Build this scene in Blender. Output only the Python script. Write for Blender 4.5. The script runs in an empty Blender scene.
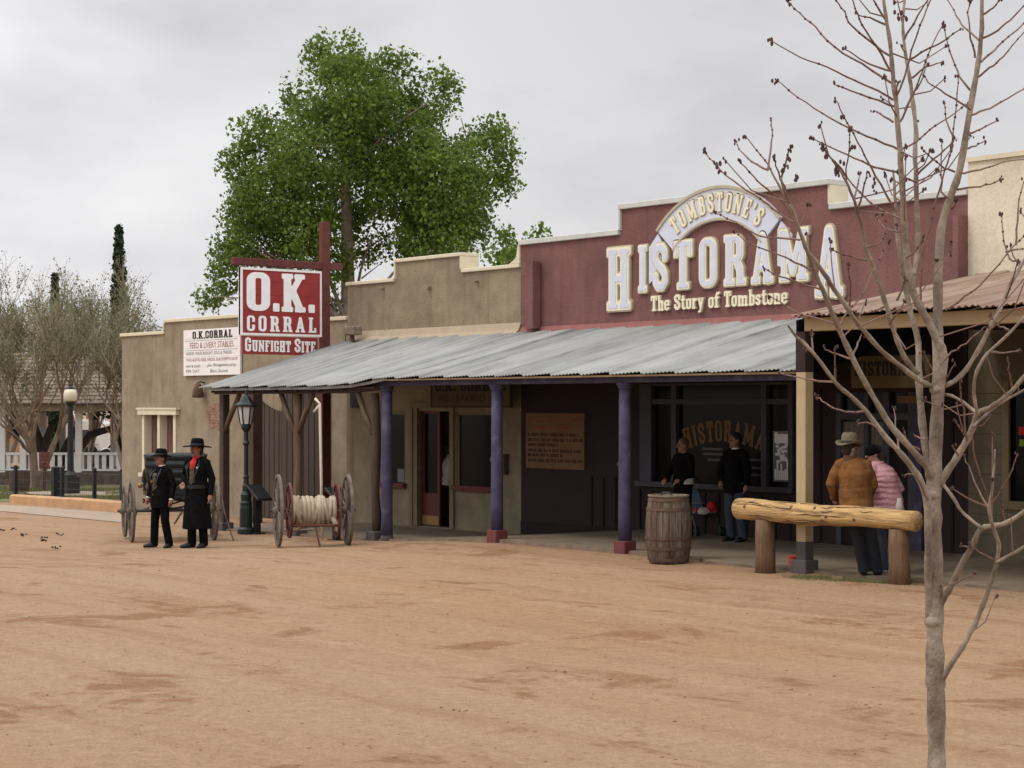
import bpy, bmesh, math, random
import numpy as np
from mathutils import Vector, Matrix, noise
S = bpy.context.scene
COL = S.collection
R = math.radians
# ---------------------------------------------------------------- camera
FPX = 1860.0; PHI = math.atan(1.2302); SP, CP = math.sin(PHI), math.cos(PHI); CAMZ = 2.25; HZ = 405.0
CAM = Vector((0, 0, CAMZ))
cd = bpy.data.cameras.new('camera'); cam = bpy.data.objects.new('camera', cd); COL.objects.link(cam)
cam.location = CAM; cam.rotation_euler = (R(90), 0, PHI)
cd.sensor_width = 36; cd.lens = FPX / 1024 * 36; cd.shift_y = (HZ - 384) / 1024
cd.clip_start = 0.1; cd.clip_end = 6000
S.camera = cam
# ---------------------------------------------------------------- sky, sun, exposure
SUN_EL, SUN_AZ = R(58), R(200)          # azimuth clockwise from +Y
w = bpy.data.worlds.new('World'); S.world = w; w.use_nodes = True
nt = w.node_tree; nt.nodes.clear()
N = lambda t, **k: _n(nt, t, k)
def _n(tree, t, k):
    n = tree.nodes.new(t)
    for a, b in k.items(): setattr(n, a, b)
    return n
out = N('ShaderNodeOutputWorld'); bg = N('ShaderNodeBackground'); bg2 = N('ShaderNodeBackground'); add = N('ShaderNodeAddShader')
sky = N('ShaderNodeTexSky'); sky.sky_type = 'NISHITA'; sky.sun_disc = False; sky.sun_elevation = SUN_EL; sky.sun_rotation = SUN_AZ
bg.inputs['Strength'].default_value = 0.05
nt.links.new(sky.outputs[0], bg.inputs['Color'])
SKY_DIM = 0.10     # share of the clear sky that comes through the overcast
tc = N('ShaderNodeTexCoord'); mp = N('ShaderNodeMapping'); mp.inputs['Scale'].default_value = (1.0, 1.0, 2.3); mp.inputs['Location'].default_value = (3.1, 1.7, 0.4)
nz = N('ShaderNodeTexNoise'); nz.inputs['Scale'].default_value = 4.5; nz.inputs['Detail'].default_value = 7; nz.inputs['Roughness'].default_value = .5
nt.links.new(tc.outputs['Generated'], mp.inputs['Vector']); nt.links.new(mp.outputs[0], nz.inputs['Vector'])
nz2 = N('ShaderNodeTexNoise'); nz2.inputs['Scale'].default_value = 1.3; nz2.inputs['Detail'].default_value = 3
nt.links.new(mp.outputs[0], nz2.inputs['Vector'])
mixn = N('ShaderNodeMath', operation='MULTIPLY_ADD'); mixn.inputs[1].default_value = .6
m2 = N('ShaderNodeMath', operation='MULTIPLY'); m2.inputs[1].default_value = .4
nt.links.new(nz2.outputs[0], m2.inputs[0]); nt.links.new(nz.outputs[0], mixn.inputs[0]); nt.links.new(m2.outputs[0], mixn.inputs[2])
cr = N('ShaderNodeValToRGB'); e = cr.color_ramp.elements
e[0].position = .34; e[0].color = (.66, .652, .68, 1); e[1].position = .53; e[1].color = (1.03, 1.01, 1.02, 1)
nt.links.new(mixn.outputs[0], cr.inputs[0])
# thicker, darker cloud towards the east end of the street, as in the photograph
dotr = N('ShaderNodeVectorMath', operation='DOT_PRODUCT'); dotr.inputs[1].default_value = (-0.42, .90, .45)
nt.links.new(tc.outputs['Generated'], dotr.inputs[0])
mr = N('ShaderNodeMapRange'); mr.inputs['From Min'].default_value = .62; mr.inputs['From Max'].default_value = 1.0; mr.inputs['To Min'].default_value = 1.06; mr.inputs['To Max'].default_value = .64
nt.links.new(dotr.outputs['Value'], mr.inputs['Value'])
sep = N('ShaderNodeSeparateXYZ'); nt.links.new(tc.outputs['Generated'], sep.inputs[0])
zr = N('ShaderNodeMapRange'); zr.inputs['From Min'].default_value = .24; zr.inputs['From Max'].default_value = .85; zr.inputs['To Min'].default_value = 1.0; zr.inputs['To Max'].default_value = 2.0
nt.links.new(sep.outputs[2], zr.inputs['Value'])
mul = N('ShaderNodeMath', operation='MULTIPLY'); nt.links.new(mr.outputs[0], mul.inputs[0]); nt.links.new(zr.outputs[0], mul.inputs[1])
nt.links.new(cr.outputs[0], bg2.inputs['Color']); nt.links.new(mul.outputs[0], bg2.inputs['Strength'])
bg.inputs['Strength'].default_value = 0.05 * SKY_DIM
nt.links.new(bg.outputs[0], add.inputs[0]); nt.links.new(bg2.outputs[0], add.inputs[1]); nt.links.new(add.outputs[0], out.inputs[0])
sd = bpy.data.lights.new('sun', 'SUN'); sd.energy = 1.1; sd.angle = R(12); sd.color = (1, .95, .88)
sun = bpy.data.objects.new('sun', sd); COL.objects.link(sun)
sv = Vector((math.sin(SUN_AZ) * math.cos(SUN_EL), math.cos(SUN_AZ) * math.cos(SUN_EL), math.sin(SUN_EL)))
sun.rotation_euler = sv.to_track_quat('Z', 'Y').to_euler()
S.view_settings.view_transform = 'Standard'; S.view_settings.look = 'None'; S.view_settings.exposure = 0.05; S.view_settings.gamma = 1
S.view_settings.use_curve_mapping = False
S.render.resolution_x = 1024; S.render.resolution_y = 768
S.render.engine = 'CYCLES'
# ---------------------------------------------------------------- survey helpers: where a sight line meets a real plane
def ray(px, py):
    a = (px - 512) / FPX
    return Vector((-SP + CP * a, CP + SP * a, (HZ - py) / FPX))
def onY(px, py, Y): r = ray(px, py); return CAM + r * (Y / r.y)
def onX(px, py, X): r = ray(px, py); return CAM + r * (X / r.x)
def onZ(px, py, z): r = ray(px, py); return CAM + r * ((z - CAMZ) / r.z)
def atT(px, py, t): return CAM + ray(px, py) * t
YW = 23.0; YC = 19.55
def xw(px, Y=YW): return onY(px, 400, Y).x
def zw(px, py, Y=YW): return onY(px, py, Y).z
GX = [-2000, -300, -120, -70, -52, -46, -40, -33.4, -29.5, -27.7, -25.6, -24.2, -18, -14, 0, 200]
GZ = [-9, -2.2, -1.0, -.72, -.62, -.52, -.44, -.33, -.265, -.22, -.10, -.055, -.045, -.03, .03, .6]
def g(x): return float(np.interp(x, GX, GZ))
# ---------------------------------------------------------------- materials
def srgb(r, g_, b):
    f = lambda c: (c / 255 / 12.92) if c <= 10 else ((c / 255 + .055) / 1.055) ** 2.4
    return (f(r), f(g_), f(b))
def mat(name, col, rough=.85, var=.18, scale=6.0, col2=None, f2=.5, scale2=1.2, bump=0.0, bscale=40, stretch=None, metal=0, spec=.35, drip=0):
    """procedural surface: base colour broken up by two noises, plus bump"""
    m = bpy.data.materials.new(name); m.use_nodes = True; t = m.node_tree; t.nodes.clear()
    n = lambda ty, **k: _n(t, ty, k); L = t.links.new
    o = n('ShaderNodeOutputMaterial'); p = n('ShaderNodeBsdfPrincipled'); L(p.outputs[0], o.inputs[0])
    p.inputs['Roughness'].default_value = rough; p.inputs['Metallic'].default_value = metal
    p.inputs['Specular IOR Level'].default_value = spec
    c = n('ShaderNodeTexCoord'); mpp = n('ShaderNodeMapping'); L(c.outputs['Object'], mpp.inputs[0])
    if stretch: mpp.inputs['Scale'].default_value = stretch
    a = n('ShaderNodeTexNoise'); a.inputs['Scale'].default_value = scale; a.inputs['Detail'].default_value = 6; L(mpp.outputs[0], a.inputs['Vector'])
    r1 = n('ShaderNodeMapRange'); r1.inputs['From Min'].default_value = .3; r1.inputs['From Max'].default_value = .7
    r1.inputs['To Min'].default_value = 1 - var; r1.inputs['To Max'].default_value = 1 + var; L(a.outputs[0], r1.inputs[0])
    base = n('ShaderNodeMix', data_type='RGBA'); base.inputs['A'].default_value = (*col, 1); base.inputs['B'].default_value = (*(col2 or col), 1)
    b = n('ShaderNodeTexNoise'); b.inputs['Scale'].default_value = scale2; b.inputs['Detail'].default_value = 5; L(mpp.outputs[0], b.inputs['Vector'])
    r2 = n('ShaderNodeMapRange'); r2.inputs['From Min'].default_value = f2 - .12; r2.inputs['From Max'].default_value = f2 + .12; L(b.outputs[0], r2.inputs[0])
    L(r2.outputs[0], base.inputs['Factor'])
    v = n('ShaderNodeVectorMath', operation='SCALE'); L(base.outputs['Result'], v.inputs[0]); L(r1.outputs[0], v.inputs['Scale'])
    if drip:    # rain streaks and grime run down the surface
        md = n('ShaderNodeMapping'); md.inputs['Scale'].default_value = (5, 5, .35); L(c.outputs['Object'], md.inputs[0])
        dn = n('ShaderNodeTexNoise'); dn.inputs['Scale'].default_value = 1.3; dn.inputs['Detail'].default_value = 7; dn.inputs['Roughness'].default_value = .62; L(md.outputs[0], dn.inputs['Vector'])
        dr = n('ShaderNodeMapRange'); dr.inputs['From Min'].default_value = .50; dr.inputs['From Max'].default_value = .74; dr.inputs['To Min'].default_value = 1.0; dr.inputs['To Max'].default_value = 1 - drip; L(dn.outputs[0], dr.inputs[0])
        fn = n('ShaderNodeTexNoise'); fn.inputs['Scale'].default_value = 26; fn.inputs['Detail'].default_value = 4; L(c.outputs['Object'], fn.inputs['Vector'])
        fr = n('ShaderNodeMapRange'); fr.inputs['From Min'].default_value = .3; fr.inputs['From Max'].default_value = .7; fr.inputs['To Min'].default_value = .92; fr.inputs['To Max'].default_value = 1.08; L(fn.outputs[0], fr.inputs[0])
        mm = n('ShaderNodeMath', operation='MULTIPLY'); L(dr.outputs[0], mm.inputs[0]); L(fr.outputs[0], mm.inputs[1])
        v2 = n('ShaderNodeVectorMath', operation='SCALE'); L(v.outputs[0], v2.inputs[0]); L(mm.outputs[0], v2.inputs['Scale']); v = v2
    L(v.outputs[0], p.inputs['Base Color'])
    if bump:
        bn = n('ShaderNodeTexNoise'); bn.inputs['Scale'].default_value = bscale; bn.inputs['Detail'].default_value = 5; L(mpp.outputs[0], bn.inputs['Vector'])
        bp = n('ShaderNodeBump'); bp.inputs['Strength'].default_value = bump; bp.inputs['Distance'].default_value = .02; L(bn.outputs[0], bp.inputs['Height'])
        L(bp.outputs[0], p.inputs['Normal'])
    return m
M = {}
def mk(k, *a, **kw): M[k] = mat(k, *a, **kw)
mk('stucco_tan', (.275, .222, .152), var=.16, scale=3, col2=(.222, .178, .120), scale2=.9, bump=.5, bscale=18, drip=.22)
mk('stucco_mid', (.248, .198, .130), var=.16, scale=3, col2=(.198, .156, .100), scale2=.9, bump=.5, bscale=18, drip=.22)
mk('stucco_shop', (.130, .104, .066), drip=.2, var=.10, scale=3, bump=.3, bscale=18)  # stucco colour lowered to include the shade under the porch
mk('flashing_tan', (.36, .285, .195), var=.08, scale=4)
mk('flashing_pink', (.235, .092, .080), var=.10, scale=4)
mk('cream', (.60, .54, .40), var=.07, scale=5)
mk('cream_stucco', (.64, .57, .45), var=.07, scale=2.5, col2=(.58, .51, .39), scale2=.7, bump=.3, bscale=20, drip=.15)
mk('grey_coping', (.50, .50, .46), var=.08, scale=4)
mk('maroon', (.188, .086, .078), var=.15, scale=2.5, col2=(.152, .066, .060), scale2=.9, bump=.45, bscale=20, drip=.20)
mk('maroon_board', (.028, .0145, .0135), var=.15, scale=5, stretch=(3, 3, .4))  # board colour darkened to put the porch shade into it
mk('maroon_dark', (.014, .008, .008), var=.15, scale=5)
mk('purple', (.052, .044, .090), rough=.75, var=.2, scale=6, col2=(.105, .095, .125), f2=.66, scale2=4, bump=.3, drip=.25)
mk('purple_grey', (.042, .040, .054), rough=.6, var=.12, scale=6)
mk('red_brick_paint', (.13, .036, .034), var=.12, scale=8)
mk('tan_paint', (.40, .305, .175), rough=.6, var=.08, scale=6, stretch=(4, 4, .6))
mk('tan_beam', (.34, .25, .135), rough=.65, var=.10, scale=5, stretch=(.5, 4, 4))
mk('tan_frame', (.17, .125, .066), rough=.7, var=.1)
mk('plinth_grey', (.085, .070, .070), var=.1)
mk('wood_dark', (.060, .038, .025), var=.3, scale=5, stretch=(5, 5, .5), bump=.4, bscale=14)
mk('wood_log', (.12, .078, .048), var=.35, scale=5, stretch=(5, 5, .5), bump=.5, bscale=14)
mk('wheel_dark', (.125, .10, .08), var=.35, scale=7, bump=.3)
mk('wood_grey', (.19, .15, .115), var=.3, scale=7, bump=.3)
mk('gate_brown', (.062, .044, .034), var=.2, scale=5, stretch=(6, 6, .4))
mk('log_yellow', (.43, .275, .115), rough=.9, var=.30, scale=2.5, stretch=(1.0, 6, 6), col2=(.09, .045, .02), f2=.635, scale2=1.9, bump=.9, bscale=7)
mk('log_post', (.135, .078, .042), var=.3, scale=5, stretch=(6, 6, .6), bump=.6, bscale=12)
mk('black', (.012, .012, .013), rough=.55, var=.2)
mk('black_leather', (.008, .009, .009), rough=.42, var=.2, spec=.5)
mk('black_cloth', (.0062, .0058, .0060), rough=1, var=.3, scale=12, spec=.05)
mk('green_iron', (.012, .020, .016), rough=.5, var=.2)
mk('sign_red', (.26, .034, .031), rough=.7, var=.12, scale=4, col2=(.26, .026, .025), scale2=1.0)
mk('sign_beam', (.105, .028, .024), rough=.8, var=.2, scale=6)
mk('sign_white', (.76, .74, .72), rough=.7, var=.05)
mk('letter_white', (.80, .79, .78), rough=.7, var=.05)
mk('letter_blue', (.56, .59, .68), rough=.6, var=.05)
mk('letter_cream', (.74, .68, .50), rough=.6, var=.05)
mk('letter_edge', (.42, .37, .27), rough=.7, var=.08)
mk('letter_yellow', (.15, .082, .028), rough=.7, var=.15)
mk('letter_black', (.018, .015, .014), rough=.8, var=.1)
mk('letter_red', (.30, .08, .06), rough=.8, var=.1)
mk('letter_grey', (.17, .17, .18), rough=.8, var=.1)
mk('board_tan', (.17, .092, .048), rough=.85, var=.15, scale=3)
mk('board_olive', (.105, .078, .04), rough=.85, var=.15, scale=3)
mk('glass', (.006, .006, .006), rough=.12, var=.1, spec=.09)
mk('glass_grey', (.05, .05, .055), rough=.15, var=.1, spec=.3)
mk('curtain', (.13, .068, .052), var=.35, scale=8, stretch=(7, 7, .4))
mk('curtain_pale', (.16, .14, .11), var=.35, scale=7, stretch=(7, 7, .3))
mk('door_red', (.095, .022, .014), rough=.6, var=.15)
mk('brass', (.26, .16, .05), rough=.45, metal=.4, var=.1)
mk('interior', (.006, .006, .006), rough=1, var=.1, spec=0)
mk('brick', (.26, .155, .105), var=.35, scale=9, bump=.6, bscale=15)
mk('rust', (.095, .055, .036), var=.35, scale=9)
mk('concrete', (.20, .155, .105), var=.2, scale=4, col2=(.15, .113, .075), scale2=.8, bump=.2)
mk('slab_edge', (.13, .085, .055), var=.3, scale=5, bump=.8, bscale=8)
mk('hose', (.38, .31, .225), var=.18, scale=9)
mk('paint_red', (.10, .028, .024), rough=.6, var=.2)
mk('red_can', (.42, .055, .03), rough=.5, var=.1)
mk('barrel_wood', (.085, .053, .036), var=.5, scale=4, stretch=(7, 7, .8), col2=(.14, .115, .085), f2=.56, scale2=.9, bump=.4, bscale=10)
mk('iron', (.045, .035, .030), rough=.6, var=.3, scale=9)
mk('hair_dark', (.018, .012, .009), rough=.8, var=.2)
mk('hair_grey', (.16, .14, .12), rough=.8, var=.2)
mk('skin', (.32, .165, .115), rough=.6, var=.06)
mk('skin_dark', (.24, .11, .07), rough=.6, var=.06)
mk('jacket_brown', (.165, .075, .026), rough=.95, var=.2, scale=7, bump=1.0, bscale=11, stretch=(1, 1, 1.6), spec=.1)
mk('jacket_pink', (.52, .27, .295), rough=.6, var=.12, scale=5, bump=1.0, bscale=9, stretch=(1, 1, 2.2))
mk('jacket_white', (.62, .56, .50), rough=.6, var=.05)
mk('jeans', (.030, .040, .055), rough=.95, var=.2)
mk('jeans_dark', (.016, .017, .022), rough=.95, var=.2)
mk('shirt_pale', (.30, .26, .23), rough=.9, var=.1)
mk('scarf_red', (.48, .02, .025), rough=.8, var=.12)
mk('hat_straw', (.125, .098, .06), rough=.85, var=.1)
mk('vest', (.055, .040, .026), rough=.7, var=.35, scale=22)
mk('white_cloth', (.62, .58, .54), rough=.9, var=.05)
mk('blue_cloth', (.12, .20, .30), rough=.9, var=.15)
mk('chrome', (.35, .35, .36), rough=.3, metal=.8, var=.05)
mk('orange_curb', (.43, .25, .125), var=.15, scale=3)
mk('stone_dark', (.10, .075, .06), var=.4, scale=5, bump=.5, bscale=6)
mk('picket_white', (.62, .60, .58), var=.06)
mk('shingle', (.13, .10, .078), var=.3, scale=7, stretch=(1, 1, 5), col2=(.21, .16, .125), scale2=2)
mk('beige_trim', (.27, .21, .155), var=.1)
mk('rv_white', (.62, .60, .56), rough=.5, var=.06)
mk('building_orange', (.36, .21, .11), var=.12, scale=2)
mk('building_brown', (.20, .10, .07), var=.12, scale=2)
mk('globe', (.62, .56, .42), rough=.35, var=.04)
mk('lamp_glass', (.52, .50, .46), rough=.3, var=.05)
mk('bark_pale', (.265, .218, .165), var=.32, scale=16, stretch=(1, 1, .6), col2=(.125, .085, .062), f2=.55, scale2=6, bump=.8, bscale=45)
mk('log_crack', (.045, .025, .014))
mk('corduroy', (.10, .045, .018))
mk('bark_twig', (.17, .105, .08), var=.25, scale=9)
mk('bud', (.070, .035, .030), var=.25, scale=9)
mk('bark_cotton', (.25, .20, .16), var=.3, scale=4)
mk('bark_dark', (.085, .062, .050), var=.3, scale=4)
mk('bark_mesq', (.20, .145, .105), var=.3, scale=4)
mk('twig_mesq', (.23, .19, .135), var=.3, scale=3)
def leafmat(name, c1, c2, trans=.35, scale=.9):
    m = bpy.data.materials.new(name); m.use_nodes = True; t = m.node_tree; t.nodes.clear()
    n = lambda ty, **k: _n(t, ty, k); L = t.links.new
    o = n('ShaderNodeOutputMaterial'); d = n('ShaderNodeBsdfPrincipled'); tr = n('ShaderNodeBsdfTranslucent'); mx = n('ShaderNodeMixShader')
    d.inputs['Roughness'].default_value = .55; d.inputs['Specular IOR Level'].default_value = .3; mx.inputs[0].default_value = trans
    c = n('ShaderNodeTexCoord'); a = n('ShaderNodeTexNoise'); a.inputs['Scale'].default_value = scale; a.inputs['Detail'].default_value = 4
    L(c.outputs['Object'], a.inputs['Vector'])
    gm = n('ShaderNodeNewGeometry'); ad = n('ShaderNodeMath', operation='MULTIPLY_ADD'); ad.inputs[1].default_value = .5; L(gm.outputs['Random Per Island'], ad.inputs[0])
    m2_ = n('ShaderNodeMath', operation='MULTIPLY'); m2_.inputs[1].default_value = .5; L(a.outputs[0], m2_.inputs[0]); L(m2_.outputs[0], ad.inputs[2])
    r = n('ShaderNodeValToRGB'); r.color_ramp.elements[0].position = .2; r.color_ramp.elements[0].color = (*c1, 1); r.color_ramp.elements[1].position = .8; r.color_ramp.elements[1].color = (*c2, 1)
    L(ad.outputs[0], r.inputs[0]); L(r.outputs[0], d.inputs['Base Color']); L(r.outputs[0], tr.inputs['Color'])
    L(d.outputs[0], mx.inputs[1]); L(tr.outputs[0], mx.inputs[2]); L(mx.outputs[0], o.inputs[0])
    M[name] = m
leafmat('leaf_cotton', (.052, .098, .011), (.180, .262, .046), .42)
t = M['jacket_pink'].node_tree; pb = [x for x in t.nodes if x.type == 'BSDF_PRINCIPLED'][0]; tcx = t.nodes.new('ShaderNodeTexCoord'); wv = t.nodes.new('ShaderNodeTexWave'); wv.bands_direction = 'Z'; wv.inputs['Scale'].default_value = 4.2; wv.inputs['Distortion'].default_value = 3.5; wv.inputs['Detail'].default_value = 3
bw = t.nodes.new('ShaderNodeBump'); bw.inputs['Strength'].default_value = .45; bw.inputs['Distance'].default_value = .025; t.links.new(tcx.outputs['Object'], wv.inputs['Vector']); t.links.new(wv.outputs['Fac'], bw.inputs['Height']); t.links.new(pb.inputs['Normal'].links[0].from_socket, bw.inputs['Normal']); t.links.new(bw.outputs[0], pb.inputs['Normal'])
leafmat('leaf_cypress', (.012, .026, .010), (.030, .050, .018), .1, 2)
leafmat('leaf_mesq', (.10, .115, .045), (.21, .21, .095), .3)
leafmat('leaf_dark', (.022, .045, .012), (.055, .095, .025), .2)
leafmat('grass_blade', (.12, .13, .055), (.22, .20, .09), .2, 3)
leafmat('lawn_blade', (.10, .12, .035), (.16, .16, .055), .2, 3)

def tag(o, label=None, cat=None, group=None, kind=None):
    if label: o['label'] = label
    if cat: o['category'] = cat
    if group: o['group'] = group
    if kind: o['kind'] = kind
    return o
def thing(name, label, cat, loc=(0, 0, 0), rz=0, group=None):
    o = bpy.data.objects.new(name, None); COL.objects.link(o); o.location = loc; o.rotation_euler = (0, 0, rz); o.empty_display_size = .2
    return tag(o, label, cat, group)
def copy_tree(o, parent=None):
    c = o.copy(); COL.objects.link(c); c.parent = parent
    for ch in [x for x in bpy.data.objects if x.parent == o]: copy_tree(ch, c)
    return c
def root_off(p):
    v = Vector((0, 0, 0))
    while p: v += p.location; p = p.parent
    return v
class MB:
    """collects shapes; build() links them as ONE mesh object"""
    def __init__(s): s.v = []; s.f = []
    def addv(s, vs, fs):
        b = len(s.v); s.v += [tuple(v) for v in vs]; s.f += [tuple(i + b for i in f) for f in fs]; return s
    def box(s, x0, y0, z0, x1, y1, z1):
        x0, x1 = min(x0, x1), max(x0, x1); y0, y1 = min(y0, y1), max(y0, y1); z0, z1 = min(z0, z1), max(z0, z1)
        return s.addv([(x0, y0, z0), (x1, y0, z0), (x1, y1, z0), (x0, y1, z0), (x0, y0, z1), (x1, y0, z1), (x1, y1, z1), (x0, y1, z1)],
                      [(0, 3, 2, 1), (4, 5, 6, 7), (0, 1, 5, 4), (1, 2, 6, 5), (2, 3, 7, 6), (3, 0, 4, 7)])
    def bar(s, p0, p1, wx, wz, up=(0, 0, 1)):
        p0, p1 = Vector(p0), Vector(p1); d = (p1 - p0).normalized(); u = Vector(up)
        if abs(d.dot(u)) > .95: u = Vector((1, 0, 0))
        a = d.cross(u).normalized() * wx / 2; b = a.cross(d).normalized() * wz / 2
        vs = [p + i * a + j * b for p in (p0, p1) for i, j in ((-1, -1), (1, -1), (1, 1), (-1, 1))]
        return s.addv(vs, [(0, 1, 2, 3), (7, 6, 5, 4), (0, 4, 5, 1), (1, 5, 6, 2), (2, 6, 7, 3), (3, 7, 4, 0)])
    def tube(s, pts, rad, n=8, cap=True, flat=1.0):
        pts = [Vector(p) for p in pts]; rad = rad if hasattr(rad, '__len__') else [rad] * len(pts)
        vs = []; fs = []; ref = None
        for i, p in enumerate(pts):
            d = (pts[min(i + 1, len(pts) - 1)] - pts[max(i - 1, 0)])
            d = d.normalized() if d.length > 1e-9 else Vector((0, 0, 1))
            if ref is None:
                ref = Vector((0, 0, 1)) if abs(d.z) < .9 else Vector((1, 0, 0))
            a = ref - d * ref.dot(d)
            if a.length < 1e-5: a = d.orthogonal()
            a.normalize(); ref = a; b = d.cross(a)
            for k in range(n):
                t = 2 * math.pi * k / n; vs.append(p + (a * math.cos(t) + b * math.sin(t) * flat) * rad[i])
        for i in range(len(pts) - 1):
            for k in range(n): fs.append((i * n + k, i * n + (k + 1) % n, (i + 1) * n + (k + 1) % n, (i + 1) * n + k))
        if cap: fs.append(tuple(range(n - 1, -1, -1))); fs.append(tuple((len(pts) - 1) * n + k for k in range(n)))
        return s.addv(vs, fs)
    def rings(s, secs, n=16):
        """closed loft through horizontal ellipses (cx,cy,cz,rx,ry)"""
        vs = []; fs = []
        for cx, cy, cz, rx, ry in secs:
            for k in range(n): t = 2 * math.pi * k / n; vs.append((cx + rx * math.cos(t), cy + ry * math.sin(t), cz))
        for i in range(len(secs) - 1):
            for k in range(n): fs.append((i * n + k, i * n + (k + 1) % n, (i + 1) * n + (k + 1) % n, (i + 1) * n + k))
        fs.append(tuple(range(n - 1, -1, -1))); fs.append(tuple((len(secs) - 1) * n + k for k in range(n)))
        return s.addv(vs, fs)
    def lathe(s, prof, c=(0, 0, 0), n=20):
        return s.rings([(c[0], c[1], c[2] + z, r, r) for r, z in prof], n)
    def ball(s, c, r, n=12, sc=(1, 1, 1)):
        h = n // 2; return s.rings([(c[0], c[1], c[2] + r * sc[2] * math.sin(-math.pi / 2 + math.pi * (i + .15) / (h + .3)), max(1e-4, r * sc[0] * math.cos(-math.pi / 2 + math.pi * (i + .15) / (h + .3))), max(1e-4, r * sc[1] * math.cos(-math.pi / 2 + math.pi * (i + .15) / (h + .3)))) for i in range(h + 1)], n)
    def prism(s, pts, off):
        off = Vector(off); n = len(pts); a = [Vector(p) for p in pts]; b = [p + off for p in a]
        return s.addv(a + b, [tuple(range(n)), tuple(range(2 * n - 1, n - 1, -1))] + [(i, i + n, (i + 1) % n + n, (i + 1) % n) for i in range(n)])
    def xf(s, m):
        s.v = [tuple(m @ Vector(v)) for v in s.v]; return s
    def join(s, o): return s.addv(o.v, o.f)
    def build(s, name, m, parent=None, local=False, smooth=False, bevel=0, label=None):
        me = bpy.data.meshes.new(name); me.from_pydata(s.v, [], s.f); me.materials.append(M[m] if isinstance(m, str) else m)
        bm = bmesh.new(); bm.from_mesh(me); bmesh.ops.recalc_face_normals(bm, faces=bm.faces)
        if bevel: bmesh.ops.bevel(bm, geom=[e_ for e_ in bm.edges if len(e_.link_faces) == 2 and e_.calc_face_angle(0) > .6], offset=bevel, segments=1, affect='EDGES', clamp_overlap=True)
        bm.to_mesh(me); bm.free()
        if smooth: me.polygons.foreach_set('use_smooth', [True] * len(me.polygons))
        o = bpy.data.objects.new(name, me); COL.objects.link(o)
        if parent:
            o.parent = parent
            if not local: o.location = -root_off(parent)
        if label: o['label'] = label
        return o
def quads_obj(name, V, F, m, parent=None, local=False):
    me = bpy.data.meshes.new(name); V = np.asarray(V, 'f'); F = np.asarray(F, 'i'); k = F.shape[1]
    me.vertices.add(len(V)); me.vertices.foreach_set('co', V.ravel()); me.loops.add(F.size); me.loops.foreach_set('vertex_index', F.ravel())
    me.polygons.add(len(F)); me.polygons.foreach_set('loop_start', np.arange(0, F.size, k, dtype='i')); me.polygons.foreach_set('loop_total', np.full(len(F), k, 'i'))
    me.update(calc_edges=True); me.validate(); me.materials.append(M[m]); o = bpy.data.objects.new(name, me); COL.objects.link(o)
    if parent:
        o.parent = parent
        if not local: o.location = -root_off(parent)
    return o
def remesh(mb, name, m, parent, vox=.01, smooth=4, local=True):
    """fuse overlapping lofts into one continuous skin"""
    o = mb.build('tmp', m, None); md = o.modifiers.new('r', 'REMESH'); md.mode = 'VOXEL'; md.voxel_size = vox
    if smooth: sm = o.modifiers.new('s', 'SMOOTH'); sm.iterations = smooth; sm.factor = .5
    dg = bpy.context.evaluated_depsgraph_get(); me = bpy.data.meshes.new_from_object(o.evaluated_get(dg)); bpy.data.objects.remove(o)
    me.name = name; me.materials.clear(); me.materials.append(M[m]); me.polygons.foreach_set('use_smooth', [True] * len(me.polygons))
    q = bpy.data.objects.new(name, me); COL.objects.link(q)
    if parent:
        q.parent = parent
        if not local: q.location = -root_off(parent)
    return q
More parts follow.
